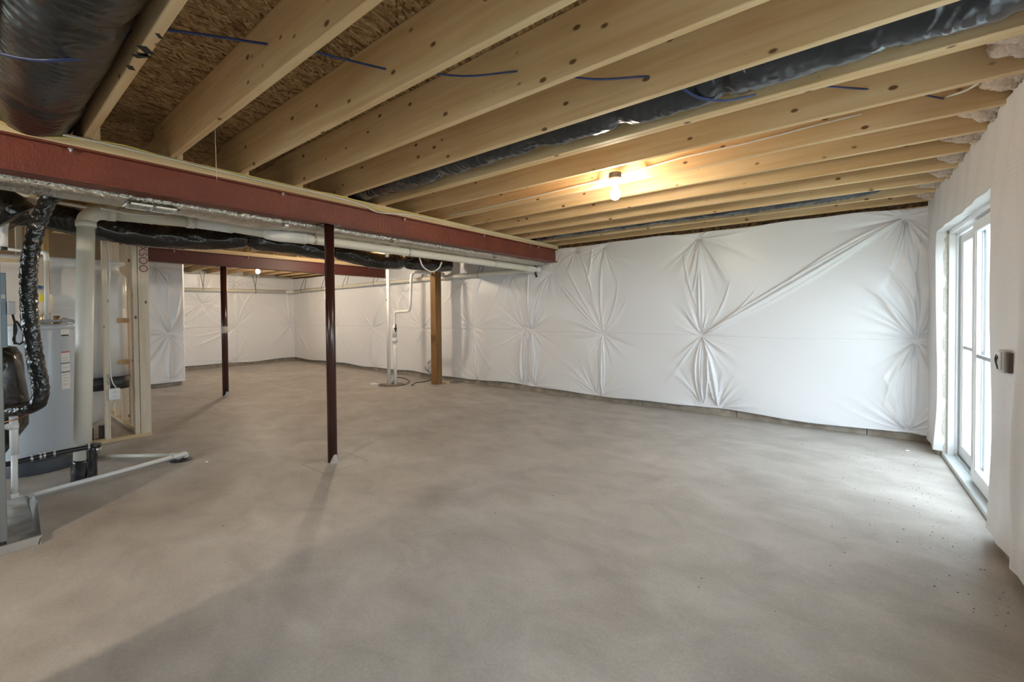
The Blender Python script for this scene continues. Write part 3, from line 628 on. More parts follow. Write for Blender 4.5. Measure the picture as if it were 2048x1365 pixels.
tree(6.3, 33.0, 9.0, 'second leafy tree farther off behind the first one outside the sliding door')

# ------------------------------------------------------------------ joists
jb = MB().box(-3.87, .69, -.038, 0, JZ, JT - .001, .003)
def joist_mesh(x0, x1, name, th=.038):
    return MB().box(x0, x1, -th, 0, JZ, JT - .001, .003)
j0 = None
for k in range(0, 15):
    wd = .038
    if j0 is None:
        j0 = joist_mesh(-3.87, .69, 'floor_joist').build('floor_joist', PINE, base=(-1.6, 0, JZ)); o = j0
    else: o = j0.copy(); C.objects.link(o)
    o.location = (-1.6, JY(k), JZ)
    lab = {0: 'pine joist at the far left edge beside the large black duct', 1: 'pine joist with black marker strokes, first right of the large black duct',
           6: 'front member of the doubled pine joist running right beside the silvery black duct', 14: 'last pine joist of the near bay, closest to the back wall'}.get(k, 'pine ceiling joist of the near bay, %s counting from the large black duct' % ORD[k])
    tag(o, lab, 'joist', 'ceiling joists of the near bay')
    if k == 6:
        o.location.y = JY(k) - .039; o2 = j0.copy(); C.objects.link(o2); o2.location = (-1.6, JY(k), JZ)
        tag(o2, 'rear member of the doubled pine joist, the side nearer the back wall', 'joist', 'ceiling joists of the near bay')
j1o = [o for o in C.objects if o.name.startswith('floor_joist') and abs(o.location.y - JY(1)) < 1e-4][0]
jm = None
for k in range(0, 15):
    if jm is None: jm = joist_mesh(-8.15, -3.53, 'floor_joist').build('floor_joist', PINE, base=(-5.9, 0, JZ)); o = jm
    else: o = jm.copy(); C.objects.link(o)
    o.location = (-5.9, JY(k) + .040, JZ)
    tag(o, 'pine joist between the two red beams, %s counting away from the furnace' % ORD[k + 1], 'joist', 'ceiling joists between the beams')
jf = None
for k in range(2, 15):
    if jf is None: jf = joist_mesh(-12.5, -7.80, 'floor_joist').build('floor_joist', PINE, base=(-10.1, 0, JZ)); o = jf
    else: o = jf.copy(); C.objects.link(o)
    o.location = (-10.1, JY(k) - .001, JZ)
    tag(o, 'pine joist of the far bay beyond the second beam, %s counting from the return wall' % ORD[k - 1], 'joist', 'ceiling joists of the far bay')
# marker strokes on the underside of the first joist
Yc = JY(1) - .019
for (x0, a0, x1, a1, w) in ((-2.15, -.018, -2.19, .018, .034), (-2.26, -.018, -2.205, .017, .024), (-2.01, .0, -2.035, .018, .014), (-2.36, -.016, -2.39, -.001, .022), (-2.225, -.017, -2.205, .014, .02)):
    p = np.array((x0, Yc + a0)); q = np.array((x1, Yc + a1)); t = (q - p) / np.linalg.norm(q - p); nn = np.array((-t[1], t[0])) * w / 2
    z0, z1 = JZ - .0008, JZ + .001
    c = [p + nn, q + nn, q - nn, p - nn]; mk = MB().add([(a[0], a[1], z) for z in (z0, z1) for a in c], [(0, 1, 2, 3), (4, 7, 6, 5), (0, 4, 5, 1), (1, 5, 6, 2), (2, 6, 7, 3), (3, 7, 4, 0)]); mk.build('marker_stroke', MARKBLACK, j1o)
# batts at the joist ends above the door wall
for k in range(4, 15):
    yc = JY(k) - .019 + SP / 2 - .02 if k < 14 else JY(14) + .03
    yc = JY(k) - .038 - (SP - .038) / 2
    R = np.random.RandomState(k); ph = R.uniform(0, 6, 4)
    b = MB().ball((.70, yc, 2.50), 1, 60, 36, (.15 + .07 * R.rand(), .175, .12 + .03 * R.rand()), fr=lambda a, th: 1 + .09 * math.sin(5 * a + ph[0]) * math.sin(4 * th + ph[1]) + .06 * math.sin(11 * a + ph[2] + 6 * th) + .05 * math.sin(23 * a + 17 * th + ph[3]))
    tag(b.build('insulation_batt', BATT), 'tan fibre batt stuffed above the door wall, %s counting from the back wall' % ORD[15 - k], 'insulation', 'fibre batts at the joist ends')

# ------------------------------------------------------------------ beams
def ibeam(x, y0, y1, m, label, zt=2.30, zb=2.10, w=.145):
    t = thing('steel_beam', (x, (y0 + y1) / 2, zb), label, 'beam')
    b = MB(); b.box(x - w / 2, x + w / 2, y0, y1, zb, zb + .012, .002); b.box(x - w / 2, x + w / 2, y0, y1, zt - .012, zt, .002); b.box(x + w / 2 - .05, x + w / 2 - .04, y0, y1, zb + .012, zt - .012)
    b.build('beam_body', m, t)
    return t
B1X = -3.575
b1 = ibeam(B1X, -.38, YB - .06, RED, 'red painted steel beam carrying the near joists')
for y in (.379, 1.561, 2.756, 3.979, 5.191):
    m = MB(); m.tube([(B1X + .055, y, 2.290), (B1X + .055, y, 2.262)], .006, 8, smoothp=False); m.tube([(B1X + .055, y, 2.288), (B1X + .055, y, 2.276)], .013, 6, smoothp=False)
    m.build('bolt', STEEL, b1)
B2X = -7.90
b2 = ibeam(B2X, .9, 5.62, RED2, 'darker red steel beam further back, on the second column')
for y in (1.9, 2.9, 4.2, 5.2):
    m = MB().tube([(B2X + .055, y, 2.290), (B2X + .055, y, 2.262)], .008, 8, smoothp=False); m.build('bolt', STEEL, b2)
text('marking', 'M87', b2, basis((B2X + .0726 - .045 + .003, 1.81, 2.205), (0, 1, 0), (0, 0, 1)), .07, MARKWHITE)
for (x, y0, y1, lab) in ((B1X, -.38, YB - .03, 'pale timber plate lying on top of the near red beam'), (B2X, .9, 5.66, 'pale timber plate lying on top of the second darker beam')):
    tag(MB().box(x - .07, x + .07, y0, y1, 2.3005, 2.3635, .003).build('timber_plate', PINEY), lab, 'plate')
# cables along the plate
def cable(name, pts, r, m, label, cat='cable', seg=8, step=.06, flat=1.0):
    return tag(tube(pts, r, seg, step, flat=flat).build(name, m), label, cat)
cy = [(B1X + .078, -.3, 2.352)]
for y, z in ((.10, 2.345), (.19, 2.325), (.28, 2.318), (.40, 2.340), (.6, 2.366), (.9, 2.345), (1.3, 2.352), (1.75, 2.345), (1.95, 2.36), (2.2, 2.35), (2.42, 2.315), (2.65, 2.345), (3.0, 2.352), (3.6, 2.345), (3.9, 2.33), (4.3, 2.35), (5.0, 2.345), (5.66, 2.35)): cy.append((B1X + .079, y, z))
cable('cable', cy, .006, YELLOW, 'yellow jacketed cable stapled along the top of the near red beam')
cw = [(B1X + .080 + .006, y, z) for y, z in ((-.3, 2.34), (.1, 2.362), (.3, 2.345), (.5, 2.349), (.8, 2.345), (1.3, 2.336), (1.9, 2.338), (2.25, 2.32), (2.4, 2.285), (2.6, 2.30), (2.9, 2.335), (3.6, 2.335), (4.4, 2.338), (5.66, 2.34))]
cable('cable', cw, .0055, WHITEC, 'white jacketed cable drooping along the near red beam')
# blue cable threaded through the joists
bc = [(-2.52, .045, 2.32), (-2.45, .085, 2.285), (-2.384, .158, 2.270), (-2.313, .22, 2.270), (-2.31, .32, 2.33), (-2.42, .39, 2.44), (-2.46, .43, 2.50), (-2.22, .47, 2.48), (-2.02, .837, 2.52), (-1.93, .875, 2.50), (-1.721, 1.243, 2.485), (-1.63, 1.281, 2.47), (-1.42, 1.46, 2.44), (-1.249, 1.649, 2.485),
      (-1.15, 1.687, 2.47), (-.95, 1.87, 2.44), (-.75, 2.056, 2.465), (-.6, 2.11, 2.44), (-.42, 2.26, 2.44), (-.3, 2.46, 2.44), (-.12, 2.56, 2.42), (.101, 2.869, 2.457), (.2, 2.91, 2.44), (.44, 3.275, 2.461)]
cable('cable', bc, .0105, BLUEC, 'flat blue cable threaded through holes in the ceiling joists', flat=.45, step=.05)
cable('cable', [(.44, 3.27, 2.463), (.52, 3.2, 2.45), (.58, 3.1, 2.47), (.62, 2.92, 2.52)], .006, WHITEC, 'short white cable curling from the end of the blue cable')
cable('cable', [(.63, 2.52, 2.52), (.60, 2.6, 2.45), (.60, 2.75, 2.44), (.62, 2.87, 2.50)], .006, WHITEC, 'short white cable by the joist end near the top right corner')
for (x, y, z0, z1, lab) in ((-2.86, JY(2) + .02, 2.45, 2.10, 'thin thread hanging between the second and third joist left of centre'), (-3.46, 4.9, 2.37, 2.22, 'thin wire hanging in front of the near beam close to the back wall'), (-3.46, 3.7, 2.37, 2.32, 'short thin wire end hanging over the middle of the near beam')):
    tag(tube([(x, y, z0), (x + .004, y, (z0 + z1) / 2), (x - .003, y + .005, z1)], .0016, 6, .04).build('hanging_wire', BEIGEW), lab, 'wire')

# ------------------------------------------------------------------ lamps
def lamp(x, y, k, label):
    """bare bulb in a holder under a box fixed to a joist face"""
    t = thing('ceiling_light', (x, y, 2.20), label, 'lamp')
    m = MB(); m.lathe(x, y, [(0, 2.422), (.05, 2.422), (.052, 2.418), (.052, 2.382), (.05, 2.378), (0, 2.378)], 8, smooth=False); m.build('junction_box', mat('box_grey', (.10, .09, .085), .5), t)
    m = MB(); m.lathe(x, y, [(.054, 2.378), (.058, 2.372), (.05, 2.36), (.03, 2.352), (.024, 2.33), (.022, 2.312), (.012, 2.310)], 24); m.build('lamp_holder', WHITEP, t)
    m = MB(); m.lathe(x, y, [(.013, 2.318), (.016, 2.306), (.024, 2.294), (.036, 2.276), (.040, 2.254), (.037, 2.234), (.026, 2.217), (.012, 2.210), (0.0001, 2.208)], 24); m.build('bulb', bulb_mat(k) if k else LIT, t)
    return t
L1 = (-1.42, 3.19)
lamp(L1[0], L1[1], 0, 'lit bare bulb in a holder between the joists near the back wall')
lamp(-9.95, 3.86, 1.9, 'lit bare bulb glowing in the far bay beyond the second beam')
lamp(-6.45, 4.02, 1.7, 'bare bulb hidden above the black flexible duct between the beams')
lamp(-2.15, -1.62, 3.0, 'bare bulb in the open area behind the viewpoint')
yj = JY(8) - .044
cable('cable', [(L1[0] - .05, L1[1] + .0, 2.41), (-1.6, yj, 2.42), (-1.9, yj, 2.41), (-2.3, yj, 2.40), (-2.9, yj, 2.39), (-3.4, yj, 2.39)], .006, WHITEC, 'white cable running left along a joist from the near bulb')
cable('cable', [(L1[0] + .05, L1[1] + .0, 2.41), (-1.2, yj, 2.44), (-.9, yj, 2.455), (-.5, yj, 2.455), (-.1, yj, 2.47), (.1, yj, 2.475)], .006, WHITEC, 'white cable running right along a joist from the near bulb')

# ------------------------------------------------------------------ columns
def column(x, y, zt, r, label, mtr=True):
    t = thing('steel_column', (x, y, 0), label, 'column')
    m = MB().tube([(x, y, 0), (x, y, zt - .008)], r, 28, smoothp=False); m.build('shaft', MAROON, t)
    MB().box(x - .08, x + .08, y - .08, y + .08, zt - .008, zt - .0005, .002).build('top_plate', MAROON, t)
    a = math.atan2(-y, -x) + .55
    bb = MB(); cx, cy_ = x + r * .75 * math.cos(a), y + r * .75 * math.sin(a)
    bb.lathe(cx, cy_, [(.040, 0), (.033, .012), (.027, .03), (.024, .052), (.017, .068), (0.001, .074)], 16, fr=lambda q, z: 1 + .12 * math.sin(3 * q + z * 40))
    bb.build('mortar_lump', MORTAR, t)
    return t
column(-3.56, 1.965, 2.10, .040, 'glossy maroon steel column under the near red beam')
c2 = column(B2X, 2.55, 2.10, .044, 'maroon steel column with a pale tag, under the second beam')
MB().tube([(B2X, 2.55, 1.02), (B2X, 2.55, 1.13)], .0455, 28, smoothp=False).build('paper_tag', mat('buff_paper', (.55, .5, .42), .8), c2)
# timber post by the back wall
wp = MB().box(-5.99, -5.85, 5.25, 5.40, 0, 2.36, .006)
tag(wp.build('timber_post', TREATED), 'brown treated timber post standing in front of the back wall', 'post')
tag(MB().box(-5.80, -5.72, 5.42, 5.46, 0, .04, .003).build('wood_scrap', PINEY), 'small pale wood scrap at the foot of the timber post', 'scrap')

# ------------------------------------------------------------------ ducts
# foil wrapped trunk behind the beam
fd = thing('foil_duct', (-3.85, 2.5, 2.045), 'foil wrapped rectangular trunk duct running behind the near red beam', 'duct')
ys = np.linspace(-.38, 5.55, 240); vv = []; ff = []
R = np.random.RandomState(2)
def backx(y): return -3.90 if y < 1.0 else (-3.90 - .14 * min(1, (y - 1.0) / .7))
for y in ys:
    xb = backx(y); w = .004 * math.sin(y * 31) + .003 * math.sin(y * 67)
    ring = [(-3.665, 2.28), (-3.662, 2.20), (-3.660, 2.13), (-3.652, 2.10), (-3.652 + w * .5, 2.084), (-3.665, 2.065 + w * .4), (-3.69, 2.055), ((xb - 3.65) / 2, 2.053 + w), (xb + .03, 2.056), (xb, 2.07), (xb - .003, 2.17), (xb, 2.28)]
    vv += [(x, y, z) for x, z in ring]
nr = 12
for i in range(len(ys) - 1):
    for k in range(nr): k2 = (k + 1) % nr; ff.append((i * nr + k, i * nr + k2, (i + 1) * nr + k2, (i + 1) * nr + k))
m = MB(); m.add(vv, ff, True); m.f += [tuple(range(nr)), tuple((len(ys) - 1) * nr + k for k in reversed(range(nr)))]; m.sm += [False] * 2; m.m += [0, 0]
m.build('duct_body', FOIL, fd)
# register on the underside: frame and louvres
rg = thing('x', (0, 0, 0), 'x', 'x'); bpy.data.objects.remove(rg)
m = MB(); y0, y1, x0, x1 = .64, .915, -3.80, -3.62
m.box(x0, x1, y0, y0 + .02, 2.038, 2.050, .002); m.box(x0, x1, y1 - .02, y1, 2.038, 2.050, .002); m.box(x0, x0 + .03, y0, y1, 2.038, 2.050, .002); m.box(x1 - .03, x1, y0, y1, 2.038, 2.050, .002)
m.box(x0, x1, (y0 + y1) / 2 - .008, (y0 + y1) / 2 + .008, 2.038, 2.050)
for q in range(18):
    y = y0 + .026 + q * .0132
    if abs(y - (y0 + y1) / 2) > .012: m.box(x0 + .03, x1 - .03, y - .0025, y + .0025, 2.039, 2.048)
rgo = m.build('air_register', WHITEP, fd)
box(x0 + .01, x1 - .01, y0 + .01, y1 - .01, 2.0485, 2.051).build('register_throat', RUBBER, rgo)
# steel band clips on the foil
for y in (1.62, 2.7, 4.35): MB().box(-3.69, -3.622, y, y + .03, 2.046, 2.062, .002).build('tape_patch', STEEL, fd)

def flex(name, pts, r, m, label, waists=(), seg=48, amp=.03, seed=0, step=.012, flat=1.0):
    R = np.random.RandomState(seed); ph = R.uniform(0, 6.3, 6); ks = R.randint(3, 9, 3)
    def fr(L, a):
        q = 1 + amp * (math.sin(ks[0] * a + L * 9 + ph[0]) * .5 + math.sin(ks[1] * a - L * 21 + ph[1]) * .35 + .3 * math.sin(L * 60 + 2 * math.sin(a * 2 + ph[2])) * (.5 + .5 * math.sin(a + ph[3])) + .38 * math.sin(L * 115 + 3 * math.sin(3 * a + ph[4]) + 1.5 * math.sin(L * 13)) * (.4 + .6 * math.sin(2 * a + L * 5 + ph[5]) ** 2))
        for (w, dp, wd) in waists: q *= 1 - dp * math.exp(-((L - w) / wd) ** 2) * (1 + .15 * math.sin(a * 14))
        return q
    return tag(tube(pts, r, seg, step, fr=fr, flat=flat).build(name, m), label, 'duct')
flex('flexible_duct', [(-3.95, .24, 2.49), (-3.2, .235, 2.47), (-2.5, .235, 2.46), (-1.6, .235, 2.465), (-.3, .235, 2.47)], .172, wrap_mat('dull_black_wrap', (0.016, 0.015, 0.013), 0.3, 0.006, 11), 'large round black wrapped duct in the first joist bay, top left', [(.9, .07, .05), (1.9, .06, .05)], seed=1, amp=.03)
flex('flexible_duct', [(-5.62, -.4, 2.20), (-5.62, .35, 2.22), (-5.6, .75, 2.17), (-5.6, 1.15, 2.135), (-5.6, 1.7, 2.175), (-5.6, 2.05, 2.22), (-5.6, 2.5, 2.215), (-5.6, 3.0, 2.19), (-5.6, 3.2, 2.20), (-5.6, 3.8, 2.13), (-5.6, 4.15, 2.135), (-5.6, 4.4, 2.16), (-5.6, 4.9, 2.15), (-5.6, 5.35, 2.19)],
     .118, BLACKW, 'long black flexible duct sagging below the joists between the two beams', [(2.48, .35, .05), (3.58, .40, .05), (4.78, .30, .06)], seed=2, amp=.05)
yb = JY(5) + .17
flex('flexible_duct', [(-4.6, yb, 2.50), (-3.5, yb, 2.50), (-2.6, yb, 2.485), (-2.2, yb, 2.50), (-1.5, yb, 2.49), (-.95, yb, 2.48), (-.5, yb, 2.47), (-.1, yb, 2.48), (.35, yb, 2.47), (.62, yb, 2.50)],
     .125, BLACKD, 'silvery black flexible duct lying in the joist bay along the doubled joist', [(2.15, .22, .06), (3.05, .20, .10), (3.62, .20, .05), (4.15, .20, .04), (4.75, .12, .05)], seed=3, amp=.06)
yb = JY(12) + .185
flex('flexible_duct', [(-4.4, yb, 2.50), (-3.2, yb, 2.49), (-1.8, yb, 2.495), (-.7, yb, 2.48), (.1, yb, 2.49), (.30, yb, 2.53)], .125, BLACKD, 'dark flexible duct tucked in the joist bay nearest the back wall', seed=4, amp=.05)
cable('cable', [(-.62, JY(5) + .01, 2.40), (-.55, yb * 0 + JY(5) + .10, 2.355), (-.45, JY(5) + .20, 2.345), (-.33, JY(5) + .29, 2.37)], .010, BLUEC, 'short blue strap sagging under the silvery black duct', flat=.4, step=.02)
flex('flexible_duct', [(-4.9, -.38, 2.15), (-4.85, -.05, 2.13), (-4.82, .15, 2.10), (-4.82, .22, 2.04)], .15, BLACKW, 'black wrapped duct bend at the upper left edge above the furnace', seed=5)

# ------------------------------------------------------------------ drain piping
dp = thing('drain_pipe', (-4.78, .53, 0), 'off white drain pipe rising at left, then running below the foil duct', 'pipe')
r4 = .054
MB().tube([(-4.80, .540, .10), (-4.78, .592, 2.06)], r4, 28, smoothp=False).build('pipe', PVCO, dp)
el = MB(); el.tube([(-4.78, .592, 2.03), (-4.78, .592, 2.075)], .062, 28, smoothp=False)
el.tube([(-4.78, .592, 2.06), (-4.78, .600, 2.10), (-4.78, .632, 2.140), (-4.78, .672, 2.158), (-4.78, .72, 2.163)], .058, 28, .01)
el.tube([(-4.78, .71, 2.163), (-4.78, .765, 2.165)], .062, 28, smoothp=False); el.build('elbow', PVCO, dp)
MB().tube([(-4.78, .74, 2.164), (-4.77, 1.28, 2.185)], r4, 28, smoothp=False).build('pipe', PVCO, dp)
el = MB(); el.tube([(-4.77, 1.25, 2.184), (-4.77, 1.31, 2.186)], .061, 28, smoothp=False); el.tube([(-4.77, 1.30, 2.186), (-4.75, 1.36, 2.182), (-4.66, 1.45, 2.165), (-4.56, 1.55, 2.145)], .055, 24, .01); el.build('elbow', PVC, dp)
MB().tube([(-4.58, 1.53, 2.150), (-4.02, 1.68, 2.035)], .044, 24, smoothp=False).build('pipe', PVCO, dp)
el = MB(); el.tube([(-4.08, 1.665, 2.045), (-3.95, 1.71, 2.015), (-3.87, 1.79, 2.005), (-3.845, 1.90, 2.004)], .050, 24, .01); el.build('elbow', PVC, dp)
def pm(y): return (-3.845, y, 2.004)
MB().tube([pm(y) for y in (1.85, 3.2, 5.42)], .043, 24, .08).build('pipe', PVCO, dp)
for y in (1.97, 3.05, 4.55):
    a = pm(y - .008); b = pm(y + .008); hs = MB().tube([a, b], .0475, 20, smoothp=False); hs.tube([(a[0], y, a[2] + .043), (a[0], y, a[2] + .06)], .003, 6, smoothp=False); hs.build('hanger', STEEL, dp)
MB().tube([(-3.845, 2.77, 1.975), (-3.845, 2.77, 1.925)], .018, 14, smoothp=False).build('stub', PVCO, dp)
# elbow at the back wall and run along back and far walls
el = MB(); el.tube([pm(5.35), (-3.85, 5.50, 2.004), (-3.88, 5.575, 2.004), (-3.95, 5.60, 2.004), (-4.05, 5.602, 2.005)], .049, 22, .015); el.build('elbow', PVC, dp)
MB().tube([(-3.9, 5.60, 2.004), (-3.78, 5.60, 2.004)], .038, 20, smoothp=False).build('cleanout', PVC, dp)
MB().tube([(-4.0, 5.602, 2.005), (-7.0, 5.60, 2.0), (-9.3, 5.60, 1.985), (-12.05, 5.60, 1.96)], .042, 20, smoothp=False).build('pipe', PVCO, dp)
el = MB(); el.tube([(-12.0, 5.60, 1.96), (-12.12, 5.59, 1.958), (-12.17, 5.54, 1.957), (-12.18, 5.42, 1.955)], .047, 20, .015); el.build('elbow', PVC, dp)
MB().tube([(-12.18, 5.45, 1.955), (-12.18, 2.6, 1.925)], .042, 20, smoothp=False).build('pipe', PVCO, dp)
for (x, y) in ((-11.6, 0), (-10.5, 0), (-9.5, 0), (-8.25, 0), (-6.6, 0), (-5.1, 0), (0, 3.5), (0, 4.66)):
    if y: a = (-12.18, y); zz = 1.94; m = MB().tube([(-12.18, y - .07, 2.37), (-12.135, y - .01, zz + .04), (-12.18, y, zz - .047), (-12.22, y + .01, zz + .03), (-12.2, y + .04, 2.37)], .005, 6, .04)
    else: zz = float(np.interp(x, [-12.05, -9.3, -7, -4.42], [1.96, 1.985, 2.0, 2.005])); m = MB().tube([(x + .16, 5.60, 2.32), (x + .02, 5.555, zz + .03), (x, 5.60, zz - .047), (x + .03, 5.645, zz + .03), (x + .16, 5.64, 2.31)], .005, 6, .04)
    m.build('hanger', BLACKC, dp)
# rubber coupling and taped base of the riser
cp = MB(); cp.tube([(-4.805, .530, 0), (-4.80, .54, .165)], .060, 28, .02, smoothp=False, fr=lambda L, a: 1 + .04 * math.sin(a * 5 + L * 40)); cp.build('rubber_coupling', BLACKW, dp)
cp = MB(); cp.tube([(-4.76, .585, 0), (-4.76, .592, .26)], .034, 20, .02, smoothp=False, fr=lambda L, a: 1 + .05 * math.sin(a * 4 + L * 50)); cp.tube([(-4.76, .60, .255), (-4.76, .605, .285)], .046, 20, smoothp=False); cp.build('taped_stub', BLACKW, dp)
cp = MB(); cp.tube([(-4.78, .60, .21), (-4.778, .612, .255)], .045, 20, smoothp=False); cp.build('clamp', STEEL, dp)
# sump pipes
sp = tag(MB().tube([(-6.565, 4.74, 0), (-6.555, 4.74, 2.40)], .030, 20, smoothp=False).build('vent_pipe', PVC), 'straight white pipe rising from the sump lid, the left one', 'pipe')
MB().tube([(-6.563, 4.74, 1.55), (-6.563, 4.74, 1.575)], .0308, 20, smoothp=False).build('band', BLACKC, sp)
sd = thing('discharge_pipe', (-6.47, 4.81, 0), 'white offset pipe with check valve, right of the straight sump pipe', 'pipe')
MB().tube([(-6.47, 4.81, 0), (-6.47, 4.81, .80)], .032, 20, smoothp=False).build('pipe', PVC, sd)
m = MB(); m.tube([(-6.47, 4.81, .78), (-6.47, 4.81, .86)], .045, 20, smoothp=False); m.tube([(-6.47, 4.81, .88), (-6.47, 4.81, 1.10)], .041, 20, smoothp=False); m.build('check_valve', PVC, sd)
m = MB(); m.tube([(-6.42, 4.78, 1.04), (-6.385, 4.77, 1.04)], .022, 14, smoothp=False); m.tube([(-6.385, 4.77, .98), (-6.385, 4.77, 1.12)], .013, 10, smoothp=False); m.build('valve_handle', BLACKC, sd)
m = MB(); m.tube([(-6.47, 4.81, 1.08), (-6.47, 4.81, 1.26), (-6.45, 4.81, 1.32), (-6.40, 4.81, 1.345), (-6.12, 4.81, 1.355), (-6.05, 4.81, 1.37), (-6.02, 4.81, 1.43), (-6.0, 4.81, 1.60), (-6.0, 4.83, 1.96), (-5.99, 4.87, 2.03), (-5.97, 4.95, 2.05), (-5.97, 5.50, 2.05)], .025, 18, .02); m.build('offset_run', PVC, sd)
m = MB(); m.tube([(-5.97, 5.46, 2.05), (-5.97, 5.56, 2.05)], .045, 18, smoothp=False); m.build('wye', PVC, sd)
lid = MB(); lid.lathe(-6.52, 4.76, [(0.0, .008), (.23, .008), (.24, .005), (.24, 0)], 40)
tag(lid.build('sump_lid', mat('dirty_lid', (.17, .13, .10), .7, var=(20, (.3, .25, .2), .4, .6))), 'round brownish sump lid on the floor under the two white pipes', 'lid')
tag(MB().box(-6.93, -6.80, 4.56, 4.68, 0, .012, .004).build('paper_scrap', WHITEP), 'white paper scrap on the floor left of the sump lid', 'scrap')
cable('cable', [(-6.58, 4.83, .01), (-6.56, 4.86, .10), (-6.48, 4.93, .12), (-6.3, 5.0, .06), (-6.28, 4.85, .010), (-6.45, 4.62, .010), (-6.65, 4.60, .010), (-6.7, 4.7, .01)], .007, BLACKC, 'dark pump cord looped around the sump lid')
cable('cable', [(-6.25, 5.0, .01), (-6.12, 4.92, .01), (-6.3, 5.15, .012), (-6.25, 5.38, .012), (-6.3, 5.56, .05), (-6.42, 5.60, .13), (-6.50, 5.60, .17), (-6.56, 5.60, .22), (-6.52, 5.61, .30), (-6.44, 5.62, .36)], .007, BLACKC, 'dark cord rising from the floor to the white wall outlet')
ob = thing('wall_outlet', (-6.50, 5.66, .22), 'white outlet box on the back wall left of the timber post', 'outlet')
MB().box(-6.47, -6.37, 5.64, 5.72, .30, .42, .006).build('box', WHITEP, ob); m = MB(); 
th = .5
pv = [(-6.60, .25), (-6.52, .33), (-6.44, .27), (-6.52, .18)]; m.add([(x, y, z) for y in (5.60, 5.64) for x, z in pv], [(0, 1, 2, 3), (7, 6, 5, 4), (0, 4, 5, 1), (1, 5, 6, 2), (2, 6, 7, 3), (3, 7, 4, 0)]); m.build('alarm_box', WHITEP, ob)

# ------------------------------------------------------------------ utility corner
# stud wall facing the room
def stud(x0, x1, y0, y1, z0, z1, label, m=STUD, name='wall_stud'):
    return tag(MB().box(x0, x1, y0, y1, z0, z1, .003).build(name, m), label, 'stud', 'studs of the utility room framing')
XS = -5.96
tag(MB().box(XS - .089, XS, -.38, 1.215, 0, .038, .003).build('bottom_plate', PINEY), 'pale timber bottom plate on the floor under the studs', 'plate')
tag(MB().box(XS - .089, XS, -.38, 1.215, 2.325, 2.3635, .003).build('top_plate', PINEY), 'timber top plate under the joists above the utility studs', 'plate')
stud(XS - .089, XS, .445, .483, .038, 2.325, 'amber stud behind the water heater, left of the thick drain pipe', STUDO)
s2 = stud(XS - .089, XS, .850, .888, .038, 2.325, 'pale stud carrying the white outlet, right of the thick drain pipe')
stud(XS - .089, XS, 1.080, 1.120, .038, 2.325, 'narrow pale stud just left of the stud marked in red')
s4 = stud(XS - .038, XS, 1.124, 1.213, .038, 2.325, 'wide face stud at the wall end marked in faded red')
stud(XS - .60, XS - .511, .30, .345, .0, 2.36, 'shaded stud deep behind the black hose, far left', STUD)
text('marking', 'XSOO', s4, basis((XS + .0012, 1.168, 1.93), (0, 0, -1), (0, 1, 0)), .105, MARKRED)
text('marking', 'WP.GFI', s2, basis((XS + .0012, .869, .66), (0, 0, -1), (0, 1, 0)), .034, MARKBLACK)
# perpendicular wall
tag(MB().box(-7.75, XS - .092, 1.124, 1.213, 0, .038, .003).build('bottom_plate', PINEY), 'bottom plate running back from the stud marked in red', 'plate')
for i, x in enumerate((-6.45, -6.86, -7.27, -7.68)):
    stud(x - .038, x, 1.124, 1.213, .038, 2.36, 'stud of the side wall behind the shower surround, %s counting from the room' % ORD[i + 1])
# backing sheet behind
struct(MB().box(-7.80, -7.76, -1.2, 1.21, 0, 2.36).build('wall_utility', PAPER))
tag(MB().box(XS - .45, XS - .43, .36, .47, 1.30, 2.36).build('plywood_strip', mat('pale_plywood', (.62, .50, .34), .8, var=(9, (.55, .42, .27), .4, .6))), 'pale plywood strip behind the expansion tank and black hose', 'board')
tag(MB().box(XS - .30, XS - .21, .05, .30, 1.83, 1.87, .003).build('blocking', PINEY), 'short horizontal timber block at the far left behind the white stub pipe', 'block')
# outlet on the stud
gf = thing('wall_outlet', (XS + .03, .93, .45), 'white duplex outlet hanging on the pale stud', 'outlet')
MB().box(XS + .01, XS + .045, .872, .958, .445, .565, .006).build('cover_plate', WHITEP, gf)
for z in (.482, .528):
    m = MB().box(XS + .045, XS + .048, .897, .933, z - .016, z + .016, .003); q = m.build('socket', WHITEP, gf)
    MB().box(XS + .048, XS + .0485, .905, .908, z - .006, z + .006).box(XS + .048, XS + .0485, .921, .924, z - .006, z + .006).build('slot', BLACKC, q)
cable('cable', [(XS + .01, .90, 2.1), (XS + .008, .905, 1.8), (XS + .004, .893, 1.4), (XS + .004, .893, .80), (XS + .02, .90, .64), (XS + .03, .93, .566)], .005, WHITEC, 'white cable running down the pale stud to the outlet')
# shower surround
sh = thing('shower_surround', (-6.5, .4, .12), 'white fibreglass tub and shower surround standing behind the studs', 'shower')
def rrect(x0, x1, y0, y1, r, n=8):
    p = []
    for cx, cy_, a in ((x1 - r, y1 - r, 0), (x0 + r, y1 - r, PI / 2), (x0 + r, y0 + r, PI), (x1 - r, y0 + r, 1.5 * PI)):
        p += [(cx + r * math.cos(a + PI / 2 * k / n), cy_ + r * math.sin(a + PI / 2 * k / n)) for k in range(n + 1)]
    return p
def loft(secs, caps=True):
    m = MB(); n = len(secs[0][0]); v = []; F = []
    for ring, z in secs: v += [(x, y, z) for x, y in ring]
    for i in range(len(secs) - 1):
        for k in range(n): k2 = (k + 1) % n; F.append((i * n + k, i * n + k2, (i + 1) * n + k2, (i + 1) * n + k))
    m.add(v, F, True)
    if caps: m.f += [tuple(reversed(range(n))), tuple((len(secs) - 1) * n + k for k in range(n))]; m.sm += [False] * 2; m.m += [0, 0]
    return m
up = []
